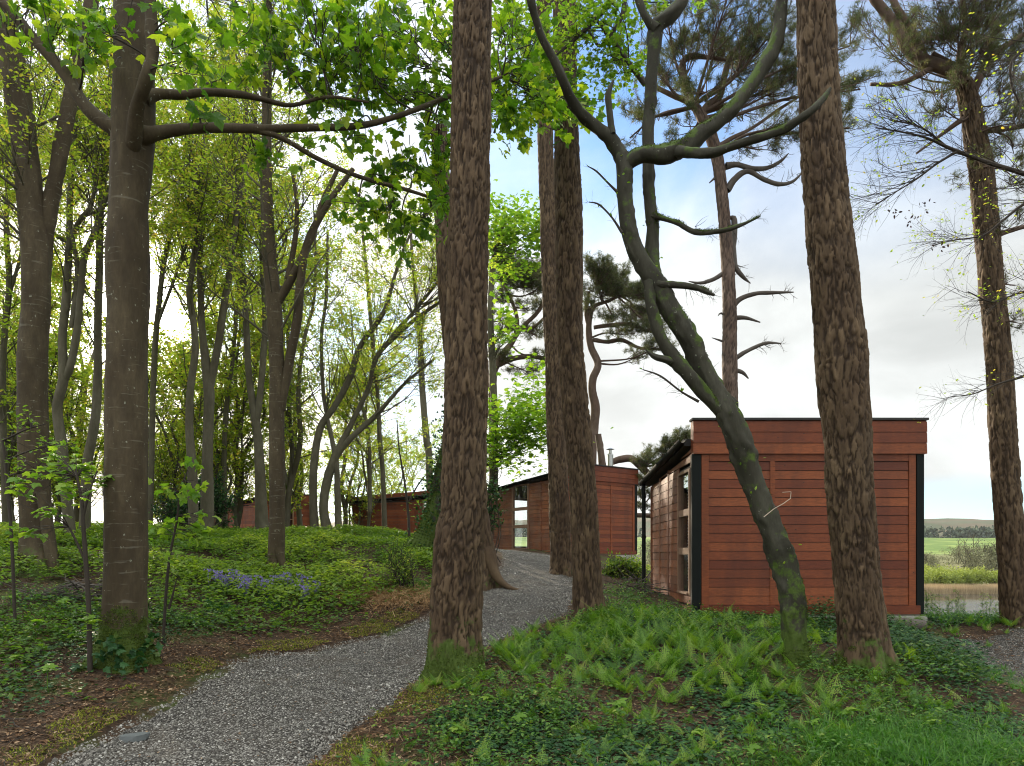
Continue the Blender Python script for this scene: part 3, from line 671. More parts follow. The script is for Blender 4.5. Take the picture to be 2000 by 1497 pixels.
# ------------------------------------------------------------------ trunks
def px_poly(lst, Y, dY=None):
    out = []
    for i, e in enumerate(lst):
        y = (e[3] if len(e) > 3 else Y); p = at(e[0], e[1], y); out.append((*p, e[2] * y / F))
    return np.array(out)
MOSSPTS = []
M_FUZZ = (np.array([(-.1, -.35, 0), (-.1, .35, 0), (1, 0, .2)]), [np.array([(0, 1, 2)])])
def fuzz(t, n, thr=.62, size=.014, rg=rng):
    V = np.concatenate([m[0] for m in MOSSPTS]); D = np.concatenate([m[1] for m in MOSSPTS]); mo = np.concatenate([m[2] for m in MOSSPTS]); MOSSPTS.clear()
    q = mo + (fbm(V * 5, 4, 9) - .5) * 1.3; k = np.nonzero(q > thr)[0]
    if len(k) < 5: return
    k = rg.choice(k, n); P = V[k] + rg.normal(size=(n, 3)) * .008 - D[k] * .003; g = Geo()
    leaves(g, *M_FUZZ, P, size, rg, .1, 0, heading=D[k] * 1.6 + (0, 0, .2)); g.build('moss', M_MOSSD, t)
def trunk(G, poly, kind='smooth', ns=24, step=.08, flare=0, seed=0, moss=0, mossside=0, sink=.12, disp=1.0, closed=False, gnarl=0):
    P4 = poly.copy()
    if flare: P4 = np.vstack([[*(P4[0, :3] - (0, 0, sink)), P4[0, 3]], P4])
    Ltot = np.linalg.norm(np.diff(P4[:, :3], axis=0), axis=1).sum(); n = max(4, int(Ltot / step))
    C, s = catmull(P4, n); R = np.maximum(C[:, 3], .002); C = C[:, :3]
    T, A, B = frames(C); th = np.arange(ns) * 2 * np.pi / ns; rr = np.random.default_rng(seed + 100)
    TH, S = np.meshgrid(th, s); h = S - (sink if flare else 0); Rm = np.repeat(R[:, None], ns, 1)
    dirs = A[:, None] * np.cos(th)[None, :, None] + B[:, None] * np.sin(th)[None, :, None]
    big = fbm(np.stack([np.cos(TH) * 1.3, np.sin(TH) * 1.3, S * 1.4], -1), 3, seed) - .5
    hue = np.zeros_like(Rm); d = big * Rm * .19; crack = np.ones_like(Rm)
    if kind == 'plates':
        nc = max(8, int(round(2 * np.pi * R.mean() / .056))); hh = .22
        wu = (fbm(np.stack([np.cos(TH) * 5, np.sin(TH) * 5, S * 5.0], -1), 4, seed + 5) - .5) * 2.5; wv = (fbm(np.stack([np.cos(TH) * 5, np.sin(TH) * 5, S * 4.0], -1), 3, seed + 6) - .5) * 2.2; gapn = fbm(np.stack([np.cos(TH) * 6, np.sin(TH) * 6, S * 5], -1), 3, seed + 7)
        u = TH / (2 * np.pi) * nc + wu; v = S / hh + wv; iu = np.floor(u).astype(np.int64); iv = np.floor(v).astype(np.int64)
        f1 = np.full(u.shape, 9.); f2 = np.full(u.shape, 9.); hid = np.zeros(u.shape)
        for a in (-1, 0, 1):
            for b in (-1, 0, 1):
                cu, cv = iu + a, iv + b; hx = _hash(cu % nc, cv, 0 * cu, seed); hy = _hash(cu % nc, cv, 0 * cu + 1, seed)
                dd = np.hypot((cu + .15 + .7 * hx - u), (cv + .15 + .7 * hy - v)); nw = dd < f1
                f2 = np.where(nw, f1, np.minimum(f2, dd)); hid = np.where(nw, hx, hid); f1 = np.where(nw, dd, f1)
        e = sstep(.0, .34, f2 - f1 + (gapn - .5) * .85); fine = fbm(np.stack([np.cos(TH) * Rm * 42, np.sin(TH) * Rm * 42, S * 8], -1), 4, seed + 9)
        d = d * .7 + disp * ((e - .6) * .022 + (hid - .5) * .012 * e + (fine - .5) * .026)
        crack = np.clip(e * (.35 + .95 * fine) + (hid - .5) * .2, 0, 1); hue = np.clip((hid - .55) * 2.2, 0, 1)
    else:
        fine = fbm(np.stack([np.cos(TH) * Rm * 14, np.sin(TH) * Rm * 14, S * 5], -1), 3, seed + 9); d = d + (fine - .5) * Rm * .08 * disp + (np.maximum(fbm(np.stack([np.cos(TH) * 1.6, np.sin(TH) * 1.6, S * 5.5], -1), 3, seed + 13) - .52, 0)) * Rm * 1.1 * gnarl; crack = np.clip(.45 + fine * .7, 0, 1)
    Rr = Rm + d
    if flare:
        k = 3 + seed % 3; lobes = .55 + .45 * np.cos(k * TH + seed) + .25 * np.cos((k + 2) * TH + 2.1 * seed)
        Rr = Rr + R[0] * flare * np.exp(-np.maximum(h, -.05) / (R[0] * .75)) * np.maximum(lobes, .05)
    V = C[:, None] + dirs * Rr[..., None]
    mo = np.zeros_like(Rm)
    if moss: mo = mo + moss * np.exp(-np.maximum(h, 0) / .55)
    if mossside: mo = mo + mossside * (.35 + .65 * np.clip(dirs[..., 2] * .9 + .25 * np.cos(TH - seed), 0, 1))
    i = np.arange(n - 1)[:, None] * ns; j = np.arange(ns)[None]; j2 = (j + 1) % ns; Q = np.stack([i + j, i + j2, i + ns + j2, i + ns + j], -1).reshape(-1, 4)
    fs = [Q]
    VV = V.reshape(-1, 3); cr = crack.ravel(); mo = mo.ravel()
    G.add(VV, fs, crack=cr, moss=mo, hue=hue.ravel()); MOSSPTS.append((VV, dirs.reshape(-1, 3), mo))
    G.add(np.vstack([V[-1], C[-1:]]), [np.array([(k, (k + 1) % ns, ns) for k in range(ns)])], crack=.8, moss=0)
    return C
def tree(name, label, poly, mat, cat='tree', group=None, kind='smooth', ns=24, step=.08, flare=.6, seed=0, moss=.9, mossside=0, disp=1.0, gnarl=0):
    base = poly[0, :3]; t = thing(name, label, cat, tuple(base), group=group)
    G = Geo(); C = trunk(G, poly, kind, ns, step, flare, seed, moss, mossside, disp=disp, gnarl=gnarl); G.build('trunk', mat, t, True)
    return t, C
def limb(t, poly, mat, name='limb', seed=1, ns=12, step=.05, mossside=0, disp=1.0, G=None, gnarl=.5):
    if mat is M_DEAD or mat is M_MOSSY: poly = poly.copy(); poly[-1, 3] *= .45
    g = G or Geo(); C = trunk(g, poly, 'smooth', ns, step, 0, seed, 0, mossside, disp=disp, gnarl=gnarl)
    if G is None: g.build(name, mat, t, True)
    return C
MOSSPTS.clear()
P1, c1 = tree('pine_tree', 'thickest plated pine trunk, at the edge of the gravel path in mid photo', px_poly([(890,1325,51.3),(890,1250,49.4),(893,1150,48.4),(898,1050,46.5),(905,1000,43.7),(907,900,41.8),(910,800,40.9),(911,700,39.9),(912,600,38.9),(914,500,38.9),(917,400,38.0),(920,250,37.0),(922,100,36.1),(923,0,36.1),(924,-180,34.2)], 8.2), M_PINE, kind='plates', ns=150, step=.022, flare=.5, seed=3, moss=1.1)
fuzz(P1, 9000)
P4, c4 = tree('pine_tree', 'thick leaning pine trunk in front of the nearest cabin, right of the crooked mossy tree', px_poly([(1690,1318,47.5),(1685,1250,43.7),(1676,1150,41.8),(1668,1050,40.9),(1660,950,41.8),(1655,850,42.8),(1645,750,45.6),(1643,695,47.5),(1634,600,42.8),(1625,500,42.8),(1615,400,39.9),(1607,300,38.0),(1600,200,36.1),(1596,100,35.1),(1594,0,34.2),(1588,-180,32.3)], 8.2), M_PINE, kind='plates', ns=150, step=.022, flare=.55, seed=8, moss=.8)
fuzz(P4, 12000)
P2, c2 = tree('pine_tree', 'pine trunk with a dark knot hole, beside the gravel path just right of the path', px_poly([(1150,1205,29.4),(1145,1100,26.6),(1138,950,25.6),(1129,850,25.6),(1120,750,24.7),(1113,650,24.7),(1112,500,25.6),(1111,420,25.6),(1107,300,23.8),(1104,200,21.8),(1103,100,21.8),(1103,0,20.9),(1103,-130,19.9)], 11.5), M_PINE, kind='plates', ns=110, step=.03, flare=.45, seed=12, moss=.5)
fuzz(P2, 2500)
P3, c3 = tree('pine_tree', 'dark slim pine trunk just behind the pine with the knot hole', px_poly([(1098,1120,22),(1094,1050,20),(1091,950,19),(1086,850,18),(1082,700,17),(1076,600,16),(1071,450,15),(1067,330,15),(1064,230,14),(1062,150,13),(1060,0,12)], 17), M_PINE, kind='plates', ns=80, step=.04, flare=.3, seed=21, moss=.4)
P5, c5 = tree('pine_tree', 'tall slim pine at the right edge beside the lake, with orange upper limbs', px_poly([(1990,1222,28.5),(1980,1120,24.7),(1970,1000,23.8),(1959,850,22.8),(1950,700,21.8),(1938,570,20.9),(1926,430,20.9),(1916,330,20.9),(1905,270,19.0),(1895,210,17.1),(1884,165,15.2)], 12), M_PINE, kind='plates', ns=100, step=.03, flare=.3, seed=30, moss=.5)
MOSSPTS.clear()
T1, ct1 = tree('sycamore_tree', 'large smooth barked sycamore with a mossy foot and long level branches, hiding the sun', px_poly([(240,1305,48.7),(243,1250,40.9),(245,1150,38.3),(246,1000,38.3),(247,850,37.4),(248,700,36.5),(250,600,36.5),(250,520,39.1),(250,470,38.3),(252,400,34.8),(256,320,37.4),(260,250,39.1),(262,150,36.5),(262,60,36.5),(262,-40,35.7),(262,-220,31.3)], 8.0), M_SYC, ns=72, step=.03, flare=.6, seed=5, moss=1.35, disp=.8)
SY = []
SY.append(limb(T1, px_poly([(238,262,14),(205,240,14),(165,205,12),(120,135,11),(60,70,10),(20,20,10),(-60,-60,9)], 7.9), M_SYC, seed=2))
SY.append(limb(T1, px_poly([(268,268,24,7.9),(295,262,14,7.9),(330,256,11,8),(400,250,9,8.1),(500,252,8,8.3),(600,250,7,8.5),(700,246,6,8.7),(780,226,5,8.9),(880,188,4.5,9.2),(980,150,3,9.5)], 8), M_SYC, seed=3))
SY.append(limb(T1, px_poly([(490,252,7,8.3),(550,270,5,8.4),(620,310,4.5,8.6),(700,345,4,8.7),(790,370,3.5,8.9),(870,395,2,9.0)], 8), M_SYC, seed=4))
SY.append(limb(T1, px_poly([(280,195,16,7.9),(310,184,10,8),(360,186,8,8.1),(400,180,7.5,8.1),(470,185,6.5,8.2),(520,196,5,8.3),(570,206,4,8.4),(640,190,3,8.5),(720,200,2,8.6)], 8), M_SYC, seed=6))
SY.append(limb(T1, px_poly([(256,330,10,8.0),(262,270,15,7.8),(267,215,13,7.65),(286,155,12,7.5),(297,110,11,7.5),(296,60,11,7.5),(294,0,10,7.5),(300,-120,9,7.5)], 8), M_SYC, seed=7))
fuzz(T1, 22000, .55)
T2, ct2 = tree('sycamore_tree', 'tall forked sycamore trunk at the far left edge on the bank', px_poly([(80,1122,36.5),(74,1060,28.7),(68,950,27.0),(64,850,26.1),(64,700,26.1),(70,600,24.4),(68,500,24.4),(60,400,23.5),(50,300,22.6),(38,200,22.6),(20,100,21.8),(5,20,20.9),(-25,-120,19.1)], 12), M_SYC, ns=56, step=.05, flare=.6, seed=9, moss=.8)
limb(T2, px_poly([(75,620,17.4),(85,500,14.8),(95,420,13.9),(112,330,13.1),(135,210,13.1),(158,110,12.2),(175,30,12.2),(190,-100,10.4)], 12.1), M_SYC, seed=8, ns=20)
limb(T2, px_poly([(80,960,8.7),(92,1040,9.6),(100,1090,10.4),(110,1125,8.7)], 11.8), M_SYC, 'root', seed=10, ns=12)
fuzz(T2, 8000, .55)
T3, ct3 = tree('slender_sycamore', 'slender pale trunk with curved roots in the middle of the green bank', px_poly([(540,1130,18.5),(540,1085,16.0),(542,1000,15.1),(541,900,15.1),(541,800,14.3),(540,700,14.3),(535,600,14.3),(528,520,13.4),(523,450,12.6),(520,350,10.9),(521,250,9.2),(522,120,8.4),(522,0,7.6),(520,-100,6.7)], 14), M_SYC, ns=36, step=.06, flare=.5, seed=14, moss=.8, group='slender trees on the bank')
for k, pl in enumerate(([(548,800,9),(566,700,9),(580,630,9),(588,540,8),(602,470,7),(640,400,6),(690,330,4)], [(543,590,8),(565,552,8),(590,500,6),(610,460,6),(628,400,5),(660,330,4)], [(562,545,6),(576,470,5),(580,400,4),(570,330,3)])):
    limb(T3, px_poly(pl, 14), M_SYC, seed=20 + k, ns=12)
limb(T3, px_poly([(545,1070,8),(552,1100,7),(562,1122,6),(580,1140,4)], 13.85), M_SYC, 'root', seed=24, ns=10)
fuzz(T3, 3000, .55)
M1, cm = tree('crooked_tree', 'crooked mossy tree with bare forked limbs leaning in front of the nearest cabin', px_poly([(1556,1312,24.8),(1553,1250,21.2),(1547,1180,22.1),(1537,1120,23.0),(1517,1060,22.1),(1492,1000,21.2),(1466,930,21.2),(1446,870,23.9),(1424,815,22.1),(1395,762,19.3),(1368,712,18.4),(1341,657,18.4),(1308,605,19.3),(1282,557,20.2),(1257,517,16.6),(1236,473,15.6),(1225,429,14.7),(1220,381,14.7),(1219,330,15.6),(1216,305,14.7)], 8.4), M_MOSSY, ns=48, step=.03, flare=.3, seed=33, moss=.7, mossside=.9, gnarl=1, disp=2)
for k, pl in enumerate((
    [(1222,320,14,8.4),(1205,292,13,8.4),(1187,267,12,8.35),(1155,240,11,8.3),(1128,214,10,8.2),(1112,187,9.5,8.1),(1099,155,9,8.0),(1080,115,8,7.9),(1059,75,8,7.8),(1045,32,7,7.7),(1035,-10,7,7.6),(1020,-90,6,7.6)],
    [(1218,322,14,8.4),(1254,303,15,8.35),(1307,300,16,8.3),(1348,281,16,8.3),(1374,258,15,8.3),(1400,240,14,8.3),(1450,190,13,8.3),(1500,115,13,8.3),(1520,65,12,8.3),(1527,0,11,8.3),(1530,-80,10,8.3)],
    [(1325,296,11,8.2),(1360,300,9,8.0),(1390,298,8,7.9),(1450,280,8,7.7),(1525,255,7.5,7.6),(1580,220,7,7.5),(1606,195,6,7.5),(1622,172,5,7.5)],
    [(1286,575,14,8.6),(1277,528,13,8.6),(1273,484,13,8.65),(1275,440,12,8.65),(1269,392,11,8.65),(1266,330,11,8.65),(1266,254,11,8.65),(1270,200,11,8.65),(1274,134,11,8.65),(1278,85,12,8.65),(1282,53,14,8.65),(1305,32,13,8.6),(1330,5,12,8.6),(1350,-40,11,8.6)],
    [(1282,58,10,8.6),(1264,38,7,8.6),(1245,-5,6,8.6),(1235,-60,5,8.6)],
    [(1266,550,9,8.3),(1272,600,10,8.25),(1288,653,11,8.25),(1312,692,12,8.25),(1341,730,13,8.25),(1375,770,13,8.3),(1420,820,12,8.35)],
    [(1196,262,6,8.3),(1191,219,6,8.3),(1188,187,6,8.3),(1198,157,5,8.3)],
    [(1278,422,7,8.6),(1295,427,5,8.5),(1323,436,4.5,8.4),(1360,454,4.5,8.3),(1407,451,4,8.2),(1444,441,3.5,8.1),(1483,424,3,8.1)],
    [(1271,554,10,8.4),(1290,556,6,8.3),(1312,557,6,8.3),(1356,561,5.5,8.2),(1376,568,5,8.1),(1396,577,4,8.1)],
    [(1325,712,9,8.3),(1300,703,6,8.2),(1279,697,5.5,8.2),(1262,684,4,8.2)],
    [(1420,800,11,8.6),(1432,790,11,8.65),(1428,775,6,8.65)])):
    limb(M1, px_poly(pl, 8.4), M_MOSSY, seed=40 + k, ns=20, step=.03, mossside=.8, gnarl=1, disp=2)

fuzz(M1, 30000, .72, .011)
# ------------------------------------------------------------------ crowns
def twigs_on(G, pts_list, n1, L1, r1, n2, L2, n3=0, L3=.3, up=.3, lo=.15, hi=1, rg=rng, ang=(.6, 1.2), m=7, wander=.35, ns=4, bias=None):
    """branches on custom curves -> (all second/third level curves) for leaves"""
    n = 24; A = np.stack([catmull(p, n)[0] for p in pts_list])
    p, d, t, i = spawn(A, n1, lo, hi, ang, rg)
    if bias is not None: d = nrm(d + np.asarray(bias))
    L = L1 * rg.uniform(.5, 1.2, n1) * (1 - .4 * t); B1 = batch_curves(p, d, L, m, wander, up, rg); batch_tubes(G, B1, r1 * L / L1, r1 * .25 * L / L1, ns + 1, crack=.6)
    p, d, t, i = spawn(B1, n2, .2, 1, (.4, 1.0), rg); l = L2 * rg.uniform(.5, 1.2, n2); B2 = batch_curves(p, d, l, m - 2, wander, up * .5, rg); batch_tubes(G, B2, r1 * .35 * l / L2, r1 * .1 * l / L2, ns, crack=.6)
    if not n3: return B1, B2, B2
    p, d, t, i = spawn(B2, n3, .2, 1, (.4, 1.1), rg); l = L3 * rg.uniform(.5, 1.2, n3); B3 = batch_curves(p, d, l, 4, wander, 0, rg); batch_tubes(G, B3, r1 * .14 * np.ones(n3), r1 * .05 * np.ones(n3), 3, crack=.6)
    return B1, B2, B3
def along(B, count, lo=.2, hi=1, jit=.02, rg=rng):
    p, d, t, i = spawn(B, count, lo, hi, (.7, 1.2), rg); return p + rg.normal(size=p.shape) * jit, d
def crown(t, stems, mat_b, mat_l, n1, n2, n3, nl, size, L1=2.0, L2=.9, L3=.4, r1=.03, tmpl=L_DIAM, seed=1, up=.5, lo=.2, flat=.6, droop=.3, jit=.04, bias=None, ang=(.6, 1.2), gap=True):
    rg = np.random.default_rng(seed); G = Geo(); B1, B2, B3 = twigs_on(G, stems, n1, L1, r1, n2, L2, n3, L3, up, lo, 1, rg, ang, bias=bias)
    G.build('branches', mat_b, t, True); g = Geo(); P, d = along(B3, nl, .1, 1, jit, rg)
    Pr = P - np.array([0, 0, EZ]); tt = Pr @ np.array(SUN); off = np.linalg.norm(Pr - tt[:, None] * np.array(SUN), axis=1); kk = (off > .25 + .055 * tt) | (rg.uniform(0, 1, len(P)) < .15) if gap else np.ones(len(P), bool); P = P[kk]; d = d[kk]
    leaves(g, *tmpl, P, size, rg, flat, droop, heading=d); g.build('foliage', mat_l, t)
# canopy leaves of the big sycamore: explicit leafy sprays along its level branches
def sprays():
    rg = np.random.default_rng(11); G = Geo(); g = Geo()
    # spray centres (px, py, spread px, count)
    src = [(350,120,60,10),(330,30,60,8),(420,60,70,12),(430,140,55,10),(520,60,70,16),(560,130,70,20),(600,40,80,22),(650,100,80,26),(620,190,60,14),(700,60,80,28),(720,150,70,24),(760,40,80,28),(800,110,80,30),
           (780,210,60,22),(830,180,60,22),(850,60,70,24),(860,280,40,12),(700,250,40,8),(610,270,30,4),(510,300,25,5),(730,340,40,10),(800,330,45,12),(850,350,40,12),(700,400,35,9),(760,420,45,12),(830,420,45,14),(860,400,30,8),(790,470,25,6),
           (990,60,50,14),(1010,130,55,18),(1040,180,50,18),(1075,210,50,16),(1000,230,40,12),(1120,170,40,12),(1040,90,40,6),(980,180,40,12),(1140,210,25,6),(1010,20,40,8),
           (120,50,60,14),(60,30,50,8),(200,60,40,8),(160,90,30,5),(390,230,25,3)]
    ctrl = [s for s in SY[1:4]]
    C, D = [], []
    for (px, py, sp, cnt) in src:
        Y = rg.uniform(7.2, 7.9) if px < 420 else rg.uniform(8.3, 9.2) if px < 760 else rg.uniform(9.1, 10.2)
        for k in range(cnt):
            a = at(px + rg.normal() * sp * .55, py + rg.normal() * sp * .5, Y + rg.normal() * .35); C.append(a)
    C = np.array(C); allc = np.concatenate(SY); dd = ((C[:, None] - allc[None]) ** 2).sum(-1); j = dd.argmin(1)
    # leafy shoots: each a short curve with paired leaves hanging from it
    out = nrm(C - allc[j] + rg.normal(size=C.shape) * .3); B = batch_curves(C - out * .22, out, np.full(len(C), .42), 6, .35, -.1, rg)
    batch_tubes(G, B, np.full(len(C), .005), np.full(len(C), .002), 4, crack=.6)
    # connecting twigs from limbs to spray groups
    k0 = 0
    for (px, py, sp, cnt) in src:
        grp = C[k0:k0 + cnt]; k0 += cnt; cen = grp.mean(0); q = allc[((allc - cen) ** 2).sum(1).argmin()]
        if np.linalg.norm(q - cen) > 2.2: q = cen + np.array([-.4, .1, .9])
        pts, _ = catmull(np.array([q, q * .6 + cen * .4 + rg.normal(size=3) * .06, cen]), 12); batch_tubes(G, pts[None], [.012], [.005], 5, crack=.6)
        for e in grp[::2]:
            pts, _ = catmull(np.array([q * .35 + cen * .65 + rg.normal(size=3) * .04, (cen + e) / 2 + rg.normal(size=3) * .04, e]), 8); batch_tubes(G, pts[None], [.006], [.003], 4, crack=.6)
    n = int(len(C) * 6.5); P, d = along(B, n, .15, 1, .05, rg); P = P + d * .05
    leaves(g, *L_MAPLE, P, rg.uniform(.075, .15, n), rg, flat=.40, droop=.7, heading=d)
    G.build('branches', M_TWIG, T1, True); g.build('foliage', M_MAPLE, T1)
sprays()
# slender trees on the bank: (label, Y, stems, seed)
SL = [
 ('slender wavy trunk directly left of the forked pair on the bank', 18, [[(378,1045,13),(376,930,12),(370,840,10),(372,760,9),(381,690,9),(379,640,8),(370,570,8),(380,500,8),(388,440,6),(380,330,5),(370,250,4),(365,120,3)]], 50),
 ('forked pair of slender trunks behind a dark bush left of the farthest cabin', 18.5, [[(405,1045,18),(405,900,14),(408,800,13),(407,750,13),(395,650,9),(392,560,8),(390,480,8),(392,380,6),(400,280,5),(410,120,4)], [(408,765,10),(425,680,9),(437,600,9),(450,520,8),(460,430,7),(475,330,6),(480,230,5),(490,80,4)]], 51),
 ('forked trunk standing against the wall of the farthest cabin', 21, [[(512,1035,18),(508,930,13),(503,850,11),(497,810,10),(487,740,8),(482,660,8),(478,580,8),(474,540,8),(468,480,7),(480,400,6),(495,300,5),(500,150,4)], [(501,825,9),(509,760,8),(514,700,8),(518,620,7),(512,530,6),(510,450,5),(500,350,4),(495,220,3)]], 52),
 ('fan of leaning stems between the two distant cabins', 22, [[(615,1040,12),(612,983,10),(613,910,10),(626,836,9),(655,792,8),(684,737,8),(703,678,7),(747,615,6),(762,571,5),(776,523,4),(800,460,3)], [(640,1040,13),(632,985,11),(648,910,11),(688,825,7),(721,755,6),(729,715,6),(747,682,6),(809,626,5),(865,586,4)], [(648,905,9),(673,869,8),(707,836,7),(736,810,6),(790,750,4),(850,700,3)], [(747,682,5),(780,640,5),(806,612,4),(840,570,4),(868,535,3)], [(661,1030,9),(659,960,8),(656,900,7),(640,820,5),(631,760,5),(628,656,4),(637,579,4),(640,450,3)]], 53),
 ('straight ivy dotted trunk right of the leaning stems, behind the dark red cabin', 44, [[(842,980,10),(838,900,9),(833,860,9),(825,760,8),(820,660,7),(812,580,6),(805,500,4),(800,400,3)]], 54),
 ('wavy twin trunk between the two large left trunks', 15, [[(138,1030,14),(128,950,13),(121,872,13),(112,797,12),(124,736,12),(122,662,10),(130,577,10),(135,470,8),(137,380,7),(145,280,6),(150,150,5),(155,0,4)], [(122,745,11),(137,715,9),(150,650,9),(157,580,8),(164,507,8),(187,447,7),(205,390,6),(235,320,5),(250,200,4)], [(140,640,7),(150,560,7),(150,507,6),(142,460,6),(160,425,6),(180,395,5),(190,300,4)]], 55),
 ('leaning trunk just left of the large sycamore and the sun', 16, [[(165,1040,14),(168,960,13),(172,895,12),(186,820,11),(191,727,10),(191,633,9),(194,540,9),(196,420,8),(205,330,7),(215,200,6),(220,60,5)]], 56),
 ('slim trunk just right of the large sycamore and the sun', 20, [[(292,1030,8),(296,900,7),(299,761,7),(304,661,7),(310,600,7),(320,517,6),(345,400,5),(360,300,4),(380,150,3)], [(305,640,4),(335,560,4),(360,490,3),(390,420,2)]], 57),
 ('thin trunk at the very left edge behind the forked sycamore', 19, [[(12,1040,9),(8,900,8),(5,760,8),(8,660,7),(18,560,7),(12,450,6),(15,350,5),(10,180,4)], [(12,600,4),(40,500,4),(55,420,3),(60,330,3)]], 58),
 ('thin straight trunk left of the slender pale trunk', 24, [[(440,1030,7),(438,900,6),(442,800,6),(455,700,5),(462,600,5),(470,500,4),(455,350,3)]], 59),
 ('slender trunk between the two distant cabins, right of the leaning stems', 26, [[(752,1000,7),(748,930,6),(742,860,6),(738,780,5),(725,640,5),(715,520,4),(700,380,3)], [(722,1000,5),(722,930,5),(720,860,4),(700,760,3)]], 60),
]
for (lab, Y, stems, sd) in SL:
    polys = [px_poly([(*q[:2], q[2] * .76) for q in s], Y) for s in stems]
    # set the foot on the ground
    for p in polys[:1]: p[0, 2] = gz(p[0, 0], p[0, 1])
    t, C = tree('slender_tree', lab, polys[0], M_FARBARK, ns=16, step=.12, flare=.4, seed=sd, moss=.6, mossside=.22, group='slender trees on the bank')
    for k, p in enumerate(polys[1:]): limb(t, p, M_FARBARK, 'stem', seed=sd + k, ns=12, step=.12, mossside=.2)
    s_ = Y / 20
    crown(t, [p[max(1, len(p) // 3):, :3] for p in polys], M_FARBARK, M_SPRING, 34 + 16 * len(polys), 260 + 80 * len(polys), 1000, 14500 if Y < 40 else 3500, .078 * (.8 + .25 * s_), L1=2.6, L2=1.1, L3=.45, r1=.022, seed=sd, lo=.12, up=.8)
crown(T2, [ct2[40:]], M_FARBARK, M_SPRING, 30, 200, 900, 4500, .07, L1=2.2, seed=70, lo=.4, up=.5)
crown(T3, [ct3[40:]], M_FARBARK, M_SPRING, 50, 300, 1300, 6500, .065, L1=2.2, seed=71, lo=.2, up=.6)

# prototypes for the wood behind: broad-leaved trees
def proto_tree(name, label, H, seed, nl, size, mat_l, group, spread=2.6, forks=2, r=.13, low=.15):
    rg = np.random.default_rng(seed); t = thing(name, label, 'tree', (0, 0, 0), group=group)
    polys = []
    for k in range(forks + 1):
        z0 = 0 if k == 0 else H * rg.uniform(.12, .35); a = rg.uniform(0, 6.28); lean = rg.uniform(.02, .12) if k == 0 else rg.uniform(.15, .3)
        zs = np.linspace(z0, H, 8); w = (zs - z0); b0 = np.zeros(2) if k == 0 else polys[0][np.abs(polys[0][:, 2] - z0).argmin(), :2]
        P = np.column_stack([b0[0] + np.cos(a) * lean * w + rg.normal(size=8) * .12 * (w > 0), b0[1] + np.sin(a) * lean * w + rg.normal(size=8) * .12 * (w > 0), zs, (r if k == 0 else r * .65) * (1 - .85 * (zs - z0) / (H - z0) * (H - z0) / H)])
        P[:, 3] = np.maximum(P[:, 3], .02); polys.append(P)
    G = Geo()
    for k, P in enumerate(polys): trunk(G, P, 'smooth', 10, .25, .4 if k == 0 else 0, seed + k, .6, .15)
    G.build('trunk', M_FARBARK, t, True)
    crown(t, [p[:, :3] for p in polys], M_FARBARK, mat_l, 34, 170, 620, nl, size, L1=spread, L2=1.2, L3=.5, r1=.03, seed=seed + 9, lo=low, up=.7, gap=False)
    return t
def place_wood():
    g = 'young broad leaved trees in the wood behind the bank'
    lab = ['thin young broad leaved tree in fresh leaf in the wood behind the bank'] * 3
    pr = [proto_tree('woodland_tree', lab[0], 11, 200, 8500, .12, M_SPRING, g), proto_tree('woodland_tree', lab[1], 13, 210, 8500, .125, M_SPRING, g, 3.0, 2), proto_tree('woodland_tree', lab[2], 9, 220, 7500, .115, M_SPRING, g, 2.2, 1, .1)]
    pr += [proto_tree('woodland_tree', lab[2], 6.5, 230, 7500, .12, M_SPRING, g, 1.9, 2, .07, .05)]
    rg = np.random.default_rng(44); used = [False] * 4
    spots = []
    for px, Y in ((-60,26),(30,31),(110,34),(140,29),(350,28),(420,36),(455,27),(540,34),(590,30),(660,37),(720,34),(790,46),(905,46),(-150,30),(-90,38),(60,44),(330,46),(480,48),(620,48),(-20,18),(560,26)):
        spots.append((px, Y, rg.integers(0, 3)))
    for px, Y in ((30,22),(110,24),(345,22),(470,26),(-10,25),(60,27),(170,25),(300,25),(420,24.5),(560,28),(80,30),(10,30),(700,38),(760,42),(330,29)): spots.append((px, Y, 3))
    for px, Y, k in spots:
        x = (px - CX) * Y / F; z = gz(x, Y) - .1; s = rg.uniform(.85, 1.15); rz = rg.uniform(0, 6.28)
        if not used[k]: used[k] = True; o = pr[k]; o.location = (x, Y, z); o.rotation_euler = (0, 0, rz); o.scale = (s, s, s)
        else: dup(pr[k], (x, Y, z), rz, s)
place_wood()

